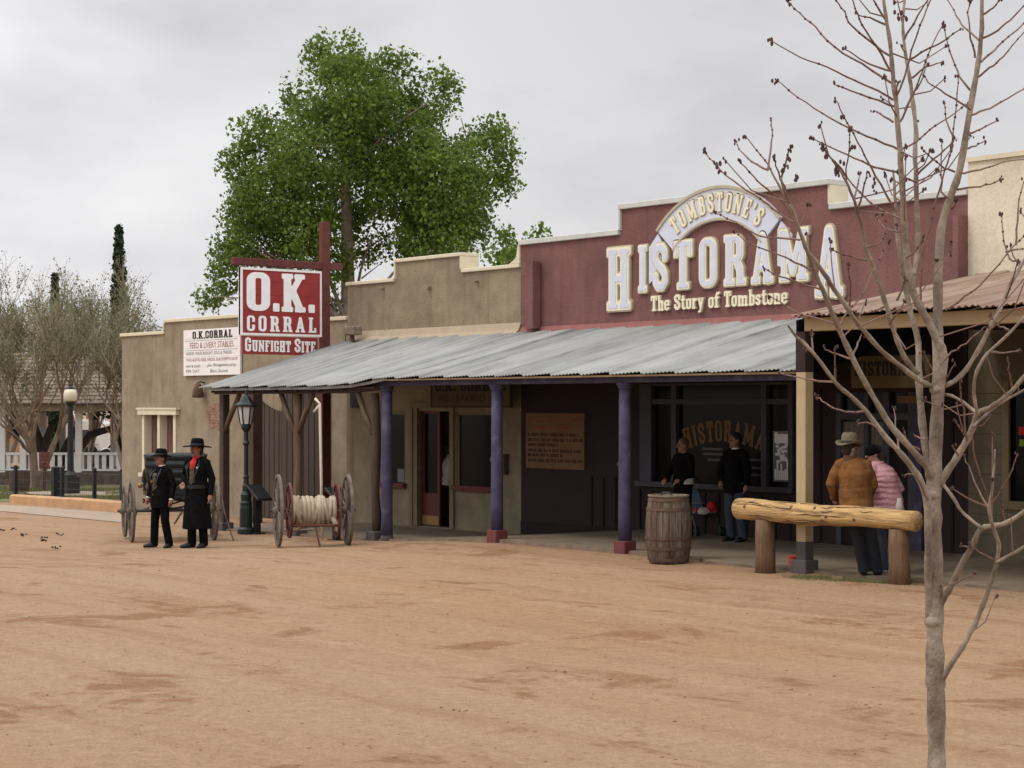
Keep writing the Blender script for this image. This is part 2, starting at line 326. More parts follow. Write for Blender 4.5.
# ---------------------------------------------------------------- slab-serif sign lettering (signed distance glyphs, then marching squares)
def _sL(x): return [('b', x - .055, 0, x + .225, .1), ('b', x - .055, .9, x + .225, 1), ('b', x, 0, x + .17, 1)]
GL = {
 'H': (.6, _sL(.06) + _sL(.37) + [('b', .2, .44, .4, .56)]),
 'I': (.29, _sL(.06)),
 'T': (.52, [('b', .175, 0, .345, 1), ('b', .1, 0, .42, .1), ('b', 0, .88, .52, 1), ('b', 0, .68, .1, 1), ('b', .42, .68, .52, 1)]),
 'O': (.5, [('o', 0, 0, .5, 1, .2, .16, .12)]),
 'C': (.5, [('o', 0, 0, .5, 1, .2, .16, .12), ('-', .3, .4, .6, .6)]),
 'G': (.52, [('o', 0, 0, .5, 1, .2, .16, .12), ('-', .3, .5, .6, .64), ('b', .27, .4, .53, .5)]),
 'S': (.5, [('p', .155, [(.42, .70), (.42, .82), (.33, .92), (.17, .92), (.08, .82), (.08, .68), (.16, .57), (.34, .44), (.42, .33), (.42, .18), (.33, .08), (.17, .08), (.08, .18), (.08, .30)])]),
 'R': (.6, _sL(.06) + [('o', .1, .44, .54, 1, .2, .16, .11), ('p', .16, [(.36, .5), (.46, .3), (.47, .08)]), ('b', .38, 0, .62, .1)]),
 'A': (.62, [('p', .12, [(.11, .05), (.29, .94)]), ('p', .17, [(.31, .92), (.48, .07)]), ('b', .17, .25, .43, .36), ('b', 0, 0, .23, .1), ('b', .36, 0, .62, .1)]),
 'M': (.82, [('b', .06, 0, .19, 1), ('b', .58, 0, .75, 1), ('b', 0, 0, .25, .1), ('b', 0, .9, .2, 1), ('b', .52, 0, .82, .1), ('b', .62, .9, .82, 1), ('p', .14, [(.15, .92), (.39, .18), (.63, .92)])]),
 'K': (.64, _sL(.06) + [('p', .12, [(.22, .42), (.5, .93)]), ('p', .16, [(.29, .55), (.5, .07)]), ('b', .36, .9, .62, 1), ('b', .38, 0, .64, .1)]),
 'L': (.5, _sL(.06) + [('b', .1, 0, .5, .11), ('b', .4, 0, .5, .3)]),
 'B': (.54, _sL(.06) + [('o', .1, .47, .5, 1, .18, .16, .11), ('o', .1, 0, .54, .56, .18, .16, .11)]),
 'E': (.5, _sL(.06) + [('b', .1, 0, .48, .11), ('b', .39, 0, .48, .3), ('b', .1, .89, .48, 1), ('b', .39, .7, .48, 1), ('b', .2, .45, .36, .56)]),
 'F': (.5, _sL(.06) + [('b', .1, .89, .48, 1), ('b', .39, .7, .48, 1), ('b', .2, .45, .36, .56)]),
 'N': (.62, [('b', .06, 0, .18, 1), ('b', .45, 0, .57, 1), ('b', 0, 0, .25, .1), ('b', 0, .9, .22, 1), ('b', .38, .9, .62, 1), ('p', .15, [(.13, .92), (.49, .08)])]),
 'U': (.6, [('o', .06, 0, .54, 1.3, .2, .16, .12), ('-', 0, 1, .7, 1.5), ('b', 0, .9, .28, 1), ('b', .33, .9, .6, 1)]),
 'W': (.86, [('p', .13, [(.1, .93), (.24, .07), (.42, .85), (.6, .07), (.76, .93)]), ('b', 0, .9, .24, 1), ('b', .32, .9, .52, 1), ('b', .64, .9, .86, 1)]),
 'Y': (.6, [('p', .15, [(.12, .92), (.3, .48), (.48, .92)]), ('b', .22, 0, .38, .5), ('b', .14, 0, .46, .1), ('b', 0, .9, .24, 1), ('b', .37, .9, .6, 1)]),
 '.': (.16, [('b', 0, 0, .16, .16)]), "'": (.12, [('p', .11, [(.06, .92), (.04, .74)])]), ' ': (.26, []), ',': (.16, [('p', .13, [(.09, .09), (.04, -.1)])]),
 'h': (.5, [('b', .05, 0, .19, 1), ('b', 0, 0, .24, .09), ('b', 0, .9, .19, 1), ('p', .13, [(.13, .48), (.22, .59), (.32, .59), (.38, .5), (.38, .06)]), ('b', .27, 0, .5, .09)]),
 'e': (.42, [('o', 0, 0, .42, .68, .19, .14, .10), ('b', .1, .31, .38, .39), ('-', .29, .18, .5, .31)]),
 't': (.36, [('b', .09, .08, .23, .9), ('b', 0, .58, .35, .68), ('p', .12, [(.16, .12), (.2, .06), (.33, .07)])]),
 'o': (.42, [('o', 0, 0, .42, .68, .19, .14, .10)]),
 'r': (.40, [('b', .05, 0, .19, .68), ('b', 0, 0, .26, .09), ('b', 0, .6, .19, .68), ('p', .13, [(.14, .42), (.23, .6), (.34, .58)])]),
 'y': (.46, [('p', .14, [(.09, .62), (.24, .08)]), ('p', .11, [(.39, .62), (.2, -.18), (.08, -.2)]), ('b', 0, .6, .2, .68), ('b', .28, .6, .47, .68)]),
 'f': (.36, [('b', .08, 0, .22, .8), ('b', 0, .58, .33, .68), ('p', .12, [(.15, .8), (.22, .93), (.34, .9)]), ('b', 0, 0, .3, .09)]),
 'm': (.78, [('b', .05, 0, .19, .68), ('b', 0, 0, .24, .09), ('b', 0, .6, .19, .68), ('p', .13, [(.13, .48), (.22, .59), (.32, .59), (.38, .5), (.38, .06)]), ('p', .13, [(.4, .48), (.49, .59), (.58, .59), (.65, .5), (.65, .06)]), ('b', .29, 0, .5, .09), ('b', .55, 0, .78, .09)]),
 'n': (.5, [('b', .05, 0, .19, .68), ('b', 0, 0, .24, .09), ('b', 0, .6, .19, .68), ('p', .13, [(.13, .48), (.22, .59), (.32, .59), (.38, .5), (.38, .06)]), ('b', .27, 0, .5, .09)]),
 'b': (.46, [('b', .05, 0, .19, 1), ('b', 0, .9, .19, 1), ('o', .05, 0, .46, .68, .19, .14, .10)]),
 's': (.38, [('p', .12, [(.31, .5), (.26, .6), (.13, .6), (.07, .52), (.08, .43), (.29, .26), (.31, .16), (.25, .07), (.12, .07), (.06, .16)])]),
 'x': (.5, []),
}
def glyph_sdf(ch, X, Y):
    d = np.full(X.shape, 9.0)
    def bx(x0, y0, x1, y1, r=0):
        qx = np.abs(X - (x0 + x1) / 2) - (x1 - x0) / 2 + r; qy = np.abs(Y - (y0 + y1) / 2) - (y1 - y0) / 2 + r
        return np.hypot(np.maximum(qx, 0), np.maximum(qy, 0)) + np.minimum(np.maximum(qx, qy), 0) - r
    for p in GL[ch][1]:
        if p[0] == 'b': d = np.minimum(d, bx(*p[1:]))
        elif p[0] == 'o':
            _, x0, y0, x1, y1, r, tx, ty = p
            d = np.minimum(d, np.maximum(bx(x0, y0, x1, y1, r), -bx(x0 + tx, y0 + ty, x1 - tx, y1 - ty, max(.02, r - min(tx, ty) - .02))))
        elif p[0] == '-': d = np.maximum(d, -bx(*p[1:]))
        else:
            for (ax, ay), (bx_, by_) in zip(p[2][:-1], p[2][1:]):
                dx, dy = bx_ - ax, by_ - ay; t = np.clip(((X - ax) * dx + (Y - ay) * dy) / (dx * dx + dy * dy), 0, 1)
                d = np.minimum(d, np.hypot(X - ax - t * dx, Y - ay - t * dy) - p[1] / 2)
    return d
_gc = {}
def glyph_poly(ch, off=0.0, res=30):
    k = (ch, off, res)
    if k in _gc: return _gc[k]
    w_ = GL[ch][0]; pad = off + .04; st = 1.0 / res
    xs = np.arange(-pad, w_ + pad + st, st); ys = np.arange(-.25 - pad, 1 + pad + st, st)
    X, Y = np.meshgrid(xs, ys); D = glyph_sdf(ch, X, Y) - off + 1e-5
    polys = []; segs = []
    for j in range(len(ys) - 1):
        run = None
        for i in range(len(xs)):
            full = i < len(xs) - 1 and max(D[j, i], D[j, i + 1], D[j + 1, i], D[j + 1, i + 1]) < 0
            if full:
                if run is None: run = i
                continue
            if run is not None: polys.append([(xs[run], ys[j]), (xs[i], ys[j]), (xs[i], ys[j + 1]), (xs[run], ys[j + 1])]); run = None
            if i == len(xs) - 1: break
            c = [(xs[i], ys[j], D[j, i]), (xs[i + 1], ys[j], D[j, i + 1]), (xs[i + 1], ys[j + 1], D[j + 1, i + 1]), (xs[i], ys[j + 1], D[j + 1, i])]
            if min(q[2] for q in c) >= 0: continue
            pl = []; cr_ = []
            for a in range(4):
                p, q = c[a], c[(a + 1) % 4]
                if p[2] < 0: pl.append((p[0], p[1]))
                if (p[2] < 0) != (q[2] < 0):
                    t = p[2] / (p[2] - q[2]); x = (p[0] + t * (q[0] - p[0]), p[1] + t * (q[1] - p[1])); pl.append(x); cr_.append(x)
            if len(pl) > 2: polys.append(pl)
            for a in range(0, len(cr_) - 1, 2): segs.append((cr_[a], cr_[a + 1]))
    _gc[k] = (polys, segs); return _gc[k]
def put_glyph(mb, ch, T, w0, w1, off=0.0, res=30):
    """T(u,v,w) -> point in the world; letter face at w1, back at w0"""
    polys, segs = glyph_poly(ch, off, res)
    for p in polys: mb.addv([T(u, v, w1) for u, v in p], [tuple(range(len(p)))])
    for (a, b) in segs: mb.addv([T(*a, w0), T(*b, w0), T(*b, w1), T(*a, w1)], [(0, 1, 2, 3)])
def text_width(s, sp): return sum(GL[c][0] + sp for c in s) - sp
def put_text(mb, s, org, U, V, Nn, width, height, w0=0, w1=.01, sp=.1, off=0, res=24):
    org, U, V, Nn = Vector(org), Vector(U), Vector(V), Vector(Nn); k = width / text_width(s, sp); x = 0
    for c in s:
        x0 = x
        if GL[c][1]: put_glyph(mb, c, lambda u, v, w_: org + U * ((x0 + u) * k) + V * (v * height) + Nn * w_, w0, w1, off, res)
        x += GL[c][0] + sp
    return mb
def plain_text(mb, s, org, U, V, Nn, width, height, w=.004, shear=0):
    c = bpy.data.curves.new('t', 'FONT'); c.body = s; c.shear = shear; o = bpy.data.objects.new('t', c); COL.objects.link(o)
    dg = bpy.context.evaluated_depsgraph_get(); me = o.to_mesh(); vs = [v.co.copy() for v in me.vertices]; fs = [tuple(p.vertices) for p in me.polygons]; o.to_mesh_clear()
    bpy.data.objects.remove(o); bpy.data.curves.remove(c)
    x0, x1 = min(v.x for v in vs), max(v.x for v in vs); y0, y1 = min(v.y for v in vs), max(v.y for v in vs)
    org, U, V, Nn = Vector(org), Vector(U), Vector(V), Vector(Nn)
    mb.addv([org + U * ((v.x - x0) / (x1 - x0) * width) + V * ((v.y - y0) / (y1 - y0) * height) + Nn * w for v in vs], fs)
UX, UY, UZ = Vector((1, 0, 0)), Vector((0, 1, 0)), Vector((0, 0, 1))
def wall(name, m, parent, Y, thick, steps, zbot, openings=(), label=None):
    """front wall facing the street with a stepped parapet and real openings; steps = [(x0,x1,ztop)], zbot number or f(x)"""
    xs = sorted({a for s_ in steps for a in s_[:2]} | {a for o in openings for a in o[:2]}); zs = sorted({zbot} | {s_[2] for s_ in steps} | {a for o in openings for a in o[2:]})
    def solid(i, j):
        if not (0 <= i < len(xs) - 1 and 0 <= j < len(zs) - 1): return False
        x, z = (xs[i] + xs[i + 1]) / 2, (zs[j] + zs[j + 1]) / 2
        return any(a < x < b and z < t for a, b, t in steps) and not any(a < x < b and c < z < d for a, b, c, d in openings)
    mb = MB(); Y1 = Y + thick
    for i in range(len(xs) - 1):
        for j in range(len(zs) - 1):
            if not solid(i, j): continue
            a, b, c, d = xs[i], xs[i + 1], zs[j], zs[j + 1]
            mb.addv([(a, Y, c), (b, Y, c), (b, Y, d), (a, Y, d), (a, Y1, c), (b, Y1, c), (b, Y1, d), (a, Y1, d)],
                    [(0, 1, 2, 3), (5, 4, 7, 6)] + ([] if solid(i - 1, j) else [(4, 0, 3, 7)]) + ([] if solid(i + 1, j) else [(1, 5, 6, 2)])
                    + ([] if solid(i, j - 1) else [(0, 4, 5, 1)]) + ([] if solid(i, j + 1) else [(3, 2, 6, 7)]))
    return mb.build(name, m, parent, label=label)
def onG(px, py, dz=0):
    z = -.3
    for _ in range(12): p = onZ(px, py, z); z = g(p.x) + dz
    return Vector((p.x, p.y, z))
# ================================================================ GROUND
def dirt_material():
    m = bpy.data.materials.new('dirt'); m.use_nodes = True; t = m.node_tree; t.nodes.clear()
    n = lambda ty, **k: _n(t, ty, k); L = t.links.new
    o = n('ShaderNodeOutputMaterial'); p = n('ShaderNodeBsdfPrincipled'); L(p.outputs[0], o.inputs[0]); p.inputs['Roughness'].default_value = .95; p.inputs['Specular IOR Level'].default_value = .15
    c = n('ShaderNodeTexCoord')
    def nz(scale, st, detail=6, rough=.55, dist=0):
        mp_ = n('ShaderNodeMapping'); mp_.inputs['Scale'].default_value = st; L(c.outputs['Object'], mp_.inputs[0])
        a = n('ShaderNodeTexNoise'); a.inputs['Scale'].default_value = scale; a.inputs['Detail'].default_value = detail; a.inputs['Roughness'].default_value = rough; a.inputs['Distortion'].default_value = dist
        L(mp_.outputs[0], a.inputs['Vector']); return a.outputs[0]
    def rng(s, a, b, c0=0, c1=1):
        r = n('ShaderNodeMapRange'); r.inputs['From Min'].default_value = a; r.inputs['From Max'].default_value = b; r.inputs['To Min'].default_value = c0; r.inputs['To Max'].default_value = c1; L(s, r.inputs[0]); return r.outputs[0]
    def mix(f, A, B):
        x = n('ShaderNodeMix', data_type='RGBA'); L(f, x.inputs['Factor'])
        for k, v in (('A', A), ('B', B)):
            if isinstance(v, tuple): x.inputs[k].default_value = (*v, 1)
            else: L(v, x.inputs[k])
        return x.outputs['Result']
    big = nz(.16, (.5, 1.2, 1), 4); streak = nz(1.1, (.16, 1.7, 1), 6, .6, .4); pat = nz(.62, (.75, 1.0, 1), 9, .68, .5); fine = nz(9, (1, 1, 1), 8, .75); spk = nz(38, (1, 1, 1), 3, .6)
    pat2 = nz(1.1, (.6, 1.0, 1), 8, .66, .4)
    base = mix(rng(big, .40, .60), (.356, .238, .148), (.342, .212, .121))
    base = mix(rng(streak, .50, .70, 0, .65), base, (.275, .158, .090))
    base = mix(rng(streak, .28, .43, .65, 0), base, (.385, .270, .175))
    base = mix(rng(pat, .565, .625, 0, .8), base, (.235, .118, .058))
    base = mix(rng(pat2, .59, .65, 0, .75), base, (.225, .112, .056))
    v = n('ShaderNodeVectorMath', operation='SCALE'); L(base, v.inputs[0])
    mul_ = n('ShaderNodeMath', operation='MULTIPLY'); L(rng(fine, .3, .7, .82, 1.17), mul_.inputs[0]); L(rng(spk, .3, .72, .88, 1.12), mul_.inputs[1]); L(mul_.outputs[0], v.inputs['Scale'])
    L(v.outputs[0], p.inputs['Base Color'])
    h = n('ShaderNodeMath', operation='MULTIPLY_ADD'); h.inputs[1].default_value = .5; L(spk, h.inputs[0]); L(fine, h.inputs[2])
    h2 = n('ShaderNodeMath', operation='MULTIPLY_ADD'); h2.inputs[1].default_value = 1.6; L(pat, h2.inputs[0]); L(h.outputs[0], h2.inputs[2])
    h3 = n('ShaderNodeMath', operation='MULTIPLY_ADD'); h3.inputs[1].default_value = 1.5; L(streak, h3.inputs[0]); L(h2.outputs[0], h3.inputs[2])
    bp = n('ShaderNodeBump'); bp.inputs['Strength'].default_value = .9; bp.inputs['Distance'].default_value = .05; L(h3.outputs[0], bp.inputs['Height']); L(bp.outputs[0], p.inputs['Normal'])
    M['dirt'] = m
dirt_material()
XS = sorted(set([-2000, -900, -500, -300, -200, -140, -110, -90] + list(np.arange(-80, -44, 2.0)) + list(np.arange(-44, 0.1, .45)) + [-34.25, -34.15, 4, 10, 30, 80, 200, 600]))
YS = sorted(set([-400, -60, -20, -5, 0, 3] + list(np.arange(5, 19.3, .32)) + [19.3, 19.62, 19.7, 20.5, 22, 23.2, 26, 30, 36, 45, 60, 90, 150, 300, 700, 2500]))
def ground_z(x, y):
    z = g(x)
    if -42 < x < 2 and 4 < y < 19.2:
        z += .035 * (noise.noise(Vector((x * .22, y * 1.1, 3))) ) + .018 * noise.noise(Vector((x * .9, y * 2.2, 7)))
    if x > -34.2 and y > 19.65: z -= .55
    return z
gv = [(x, y, ground_z(x, y)) for y in YS for x in XS]; nx = len(XS)
gf = [(j * nx + i, j * nx + i + 1, (j + 1) * nx + i + 1, (j + 1) * nx + i) for j in range(len(YS) - 1) for i in range(nx - 1)]
ground = quads_obj('ground', gv, gf, 'dirt'); ground.data.polygons.foreach_set('use_smooth', [True] * len(gf)); tag(ground, kind='structure')
# raised sidewalk along the shops: front edge and wall edge have their own heights (it dips at the west end)
fx = [-34.2, -27.8, -26.6, -25.6, -24.4, -19.6, -19.1, -14, -1]; fz = [-.305, -.19, -.115, -.06, 0, 0, 0, 0, 0]; fy = [19.5, 19.5, 19.5, 19.5, 19.5, 19.5, 19.12, 19.12, 19.12]
bx_ = [-34.2, -28.0, -24.6, -1]; bz = [-.30, -.28, 0, 0]
xs_ = sorted(set(list(np.arange(-34.2, -1, .4)) + fx)); V = []; Fq = []
for x in xs_:
    z0, y0, z1 = float(np.interp(x, fx, fz)), float(np.interp(x, fx, fy)) + .05 * noise.noise(Vector((x * 1.3, 0, 0))), float(np.interp(x, bx_, bz))
    V += [(x, y0 + .02, z0 - .5), (x, y0, z0 - .012), (x, y0 + .03, z0)] + [(x, y0 + .03 + (22.998 - y0 - .03) * s, z0 + (z1 - z0) * s) for s in (.1, .35, .7, 1)]
for i in range(len(xs_) - 1):
    for j in range(6): a = i * 7 + j; Fq.append((a, a + 7, a + 8, a + 1))
sidewalk = quads_obj('sidewalk', V, Fq, 'concrete'); sidewalk.data.materials.append(M['slab_edge'])
for i, p in enumerate(sidewalk.data.polygons):
    if i % 6 < 2: p.material_index = 1
tag(sidewalk, kind='structure')
def sheet(name, pts, dz, m, kind='structure', nx_=10, ny_=4):
    """a sheet draped on the ground between four surveyed corners (near-left, near-right, far-right, far-left)"""
    a, b, c, d = [Vector(onG(*p)) for p in pts]; V = []; F = []
    for j in range(ny_ + 1):
        for i in range(nx_ + 1):
            s, t = i / nx_, j / ny_; p = (a * (1 - s) + b * s) * (1 - t) + (d * (1 - s) + c * s) * t; V.append((p.x, p.y, g(p.x) + dz))
    for j in range(ny_):
        for i in range(nx_): k = j * (nx_ + 1) + i; F.append((k, k + 1, k + nx_ + 2, k + nx_ + 1))
    return tag(quads_obj(name, V, F, m), kind=kind)
mk('lawn', (.105, .115, .045), var=.25, scale=6, col2=(.16, .125, .065), scale2=.5)
mk('path_pale', (.33, .255, .19), var=.12, scale=3)
sheet('lawn', [(-90, 499), (150, 505), (150, 481), (-90, 481)], .010, 'lawn', nx_=16, ny_=8)
sheet('garden_path', [(-60, 495), (150, 495), (150, 491.5), (-60, 492)], .016, 'path_pale', nx_=16)
sheet('gutter_strip', [(-40, 508), (126, 523), (126, 514), (-40, 502)], .012, 'path_pale', nx_=16)

# ================================================================ WEST STUCCO BUILDING (left of the picture)
xa, xb_, xc, xd = xw(122), xw(165), xw(305), xw(347.5)
LB = thing('stucco_building', 'tan stucco building with a stepped parapet, small cream window and patch of bare brick', 'building', (xa, YW, g(xa)))
wx0, wx1 = xw(143), xw(176.5)
wall('wall', 'stucco_tan', LB, YW, .35, [(xa, xb_, 4.05), (xb_, xc, 4.34), (xc, xd, 4.12)], -.75, [(wx0, wx1, .5, 2.0)])
b = MB(); b.box(xa, YW + .36, 3.5, xd, YW + 11, 3.6); b.box(xa, YW + .36, -.8, xa + .3, YW + 11, 3.49); b.build('flat_roof', 'stucco_mid', LB)
b = MB()
for x0, x1, z in ((xa - .05, xb_, 4.05), (xb_, xc, 4.34), (xc, xd, 4.12)): b.box(x0, YW - .05, z + .001, x1 - .002, YW + .40, z + .085)
b.box(xb_ - .05, YW - .045, 4.137, xb_ - .002, YW + .395, 4.337); b.build('parapet_coping', 'cream', LB, bevel=.01)
wi = MB()
wm = (wx0 + wx1) / 2
for x0, x1 in ((wx0, wx0 + .12), (wm - .06, wm + .06), (wx1 - .12, wx1)): wi.box(x0, YW - .03, .5, x1, YW + .28, 2.0)
wi.box(wx0 - .12, YW - .10, 2.0, wx1 + .14, YW + .05, 2.13); wi.box(wx0 - .17, YW - .12, 2.132, wx1 + .19, YW + .05, 2.18); wi.box(wx0 - .1, YW - .09, .40, wx1 + .1, YW + .05, .498)
win = wi.build('window_frame', 'cream', LB)
for x0, x1 in ((wx0 + .122, wm - .062), (wm + .062, wx1 - .122)):
    b = MB(); b.box(x0, YW + .2, .5, x1, YW + .215, 2.0); b.build('pane', 'glass_grey', win)
    b = MB()
    k = 7
    for i in range(k): b.box(x0 + (x1 - x0) * i / k, YW + (.175 if i % 2 else .185), .55, x0 + (x1 - x0) * (i + 1) / k, YW + .195, 1.97)
    b.build('curtain', 'curtain', win)
# bare brick showing through the render
rnd = random.Random(4); pc = onY(216.5, 416, YW); pts = []
for i in range(18):
    a = 2 * math.pi * i / 18; r = (1 + .5 * noise.noise(Vector((math.cos(a) * 1.8, math.sin(a) * 1.8, 2)))) ; pts.append((pc.x + .46 * r * math.cos(a), YW - .012, pc.z + .30 * r * math.sin(a)))
b = MB(); b.prism(pts, (0, .05, 0)); b.build('brick_patch', 'brick', LB)
b = MB()
for j in range(7):
    for i in range(7):
        x, z = pc.x - .42 + i * .125 + (j % 2) * .06, pc.z - .25 + j * .07
        if ((x + .05 - pc.x) / .40) ** 2 + ((z + .03 - pc.z) / .25) ** 2 < 1: b.box(x, YW - .022, z, x + .108, YW - .013, z + .055)
b.build('bare_brick', 'brick', LB, bevel=.004)
gx0, gx1, gxm = xw(257), xw(331), xw(284)
# plank gate in the passage
GT = thing('plank_gate', 'dark brown plank gate with a scooped top in the passage under the porch', 'gate', (gx0, YW - .05, g(gx0)))
b = MB(); n = 11
for i in range(n):
    x0 = gx0 + (gxm - gx0) * i / n; x1 = gx0 + (gxm - gx0) * (i + 1) / n; s = (i + .5) / n
    zt = zw(257, 396) - .36 * math.sin(s * math.pi / 2); b.box(x0 + .004, YW - .06 - .012 * (i % 2), -.36, x1 - .004, YW - .022, zt)
b.build('gate_leaf', 'gate_brown', GT)
b = MB(); n = 17
for i in range(n):
    x0 = gxm + (gx1 - gxm) * i / n; x1 = gxm + (gx1 - gxm) * (i + 1) / n; b.box(x0 + .004, YW - .06 - .012 * (i % 2), -.36, x1 - .004, YW - .022, 2.75)
b.build('gate_leaf', 'gate_brown', GT)
# rusty fixture under the notice board
p = onY(204.5, 391, YW)
RF = thing('wall_fixture', 'rusty bell-shaped fixture on the tan wall just under the white notice board', 'wall fixture', (p.x, YW, p.z))
b = MB(); b.lathe([(.03, .20), (.07, .17), (.12, .05), (.15, -.12), (.13, -.16), (.02, -.17)], (p.x, YW - .18, p.z), 16); b.build('bell', 'rust', RF, smooth=True)
b = MB(); b.tube([(p.x, YW, p.z + .2), (p.x, YW - .12, p.z + .23), (p.x, YW - .18, p.z + .2)], .018); b.build('bracket', 'iron', RF)
# white painted notice board
n0, n1 = onY(186, 332, YW), onY(242.5, 373.5, YW); bx0, bx1, bz1, bz0 = n0.x, n1.x, onY(186, 330.5, YW).z, onY(186, 376, YW).z
NB = thing('notice_board', 'white painted notice board with black and red lettering on the tan wall', 'sign', (bx0, YW - .06, bz0))
b = MB(); nb_ = 5
for i in range(nb_): b.box(bx0, YW - .07, bz0 + (bz1 - bz0) * i / nb_ + .004, bx1, YW - .02, bz0 + (bz1 - bz0) * (i + 1) / nb_)
b.build('board', 'sign_white', NB)
W_, H_ = bx1 - bx0, bz1 - bz0
def nbx(u): return bx0 + W_ * u
yf = YW - .07
b = MB(); put_text(b, 'O.K.CORRAL', (nbx(.17), yf, bz0 + H_ * .80), UX, UZ, -UY, W_ * .70, H_ * .16, 0, .008, .13, .01, 20); b.build('heading', 'letter_black', NB)
b = MB(); plain_text(b, 'FEED & LIVERY STABLES', (nbx(.12), yf, bz0 + H_ * .595), UX, UZ, -UY, W_ * .77, H_ * .125); b.build('red_lettering', 'letter_red', NB); b = MB()
plain_text(b, 'TWO-SEATED RIGS, HACKS, BLACKSMITH SHOP', (nbx(.05), yf, bz0 + H_ * .30), UX, UZ, -UY, W_ * .91, H_ * .075); b.build('red_lettering', 'letter_red', NB)
b = MB(); plain_text(b, 'HORSES, MULES BOUGHT, SOLD & TRADED', (nbx(.05), yf, bz0 + H_ * .44), UX, UZ, -UY, W_ * .82, H_ * .075)
plain_text(b, 'HAY & OATS', (nbx(.05), yf, bz0 + H_ * .175), UX, UZ, -UY, W_ * .26, H_ * .06); plain_text(b, 'PER DAY', (nbx(.05), yf, bz0 + H_ * .07), UX, UZ, -UY, W_ * .25, H_ * .06)
plain_text(b, 'Jno. Montgomery prop', (nbx(.43), yf, bz0 + H_ * .17), UX, UZ, -UY, W_ * .50, H_ * .085, shear=.3)
plain_text(b, 'Ben Stone', (nbx(.48), yf, bz0 + H_ * .06), UX, UZ, -UY, W_ * .32, H_ * .075, shear=.3)
for z in (.755, .545): b.box(nbx(.03), yf - .004, bz0 + H_ * z, nbx(.96), yf - .001, bz0 + H_ * z + .008)
b.build('dark_lettering', 'letter_grey', NB)

# ================================================================ MIDDLE STUCCO SHOP
m0, m1, m2_, m3 = xw(347.8), xw(396.5), xw(461), xw(521)
MS = thing('stucco_shop', 'tan stucco shop front with a raised parapet between the plank gate and the maroon shop', 'building', (m0, YW, -.28))
dz0 = -.27; d0, d1 = xw(418), xw(453); w0_, w1_ = xw(456.5), xw(492.5); v0, v1 = xw(386), xw(405.5)
zs_ = zw(470, 486)
wall('wall', 'stucco_mid', MS, YW, .38, [(m0, m1, 4.87), (m1, m2_, 5.27), (m2_, m3, 4.93)], -.6, [(d0, d1, dz0, 2.12), (w0_, w1_, zs_, 2.12), (v0, v1, zs_ - .02, 2.12)])
b = MB(); b.box(m0, YW + .39, 3.9, m3 - .002, YW + 11, 4.0); b.box(m0 + .001, YW + .39, -.6, m0 + .25, YW + 11, 3.89); b.build('flat_roof', 'stucco_mid', MS)
b = MB(); cz = .075
for x0, x1, z in ((m0 - .03, m1 - .052, 4.87), (m1 - .05, m2_ + .05, 5.27), (m2_ + .052, m3 - .003, 4.93)): b.box(x0, YW - .05, z + .001, x1, YW + .43, z + cz)
b.box(m1 - .05, YW - .045, 4.871 + cz, m1 - .002, YW + .425, 5.269); b.box(m2_ + .002, YW - .045, 4.931 + cz, m2_ + .05, YW + .425, 5.269)
b.prism([(m3 - .35, YW - .04, 4.93 + cz + .001), (m3 - .003, YW - .04, 4.93 + cz + .001), (m3 - .003, YW - .04, 5.38), (m3 - .06, YW - .04, 5.38), (m3 - .12, YW - .04, 5.12)], (0, .44, 0))
b.build('parapet_coping', 'cream', MS, bevel=.01)
b = MB(); b.prism([(m0 + .25, YW - .001, 3.62), (m0 + .25, YW - .16, 3.63), (m0 + .25, YW - .06, 3.72), (m0 + .25, YW - .001, 3.86)], (m3 - m0 - .252, 0, 0)); b.build('flashing', 'flashing_tan', MS)
b = MB()
for px, py in ((384, 288), (430, 287), (478, 281)):
    q = onY(px, py, YW); b.tube([(q.x, YW + .05, q.z), (q.x, YW - .10, q.z - .01)], .05 if px == 430 else .03, 8)
b.build('roof_scupper', 'stucco_tan', MS)
# dark rooms behind the openings
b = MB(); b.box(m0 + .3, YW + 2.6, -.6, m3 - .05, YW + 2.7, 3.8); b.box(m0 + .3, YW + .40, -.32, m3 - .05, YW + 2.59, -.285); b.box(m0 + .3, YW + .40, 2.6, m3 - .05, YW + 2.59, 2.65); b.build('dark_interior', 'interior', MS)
# door: dark red leaf standing in the left half, right half open
b = MB()
for x0, x1 in ((d0 - .22, d0 - .12), (d0 - .115, d0 + .03)): b.box(x0, YW - .05 - (.02 if x0 < d0 - .2 else 0), dz0, x1, YW + .06, 2.18)
b.box(d1 - .06, YW - .05, dz0, d1 + .07, YW + .06, 2.18); b.box(d0 - .22, YW - .055, 2.182, d1 + .07, YW + .06, 2.30)
dr = b.build('door_frame', 'tan_frame', MS)
dm = d0 + .03 + .55 * (d1 - d0 - .09)
b = MB(); b.box(d0 + .034, YW + .08, dz0 + .01, dm, YW + .13, .42); b.box(d0 + .034, YW + .08, .42, d0 + .12, YW + .13, 2.15); b.box(dm - .07, YW + .08, .42, dm, YW + .13, 2.15); b.box(d0 + .12, YW + .08, 2.06, dm - .07, YW + .13, 2.15)
dl = b.build('door', 'door_red', MS)
b = MB(); b.box(d0 + .121, YW + .10, .421, dm - .071, YW + .115, 2.059); b.build('pane', 'glass', dl)
b = MB(); b.box(d0 + .05, YW + .072, dz0 + .03, dm - .02, YW + .079, dz0 + .22); b.build('kick_plate', 'brass', dl)
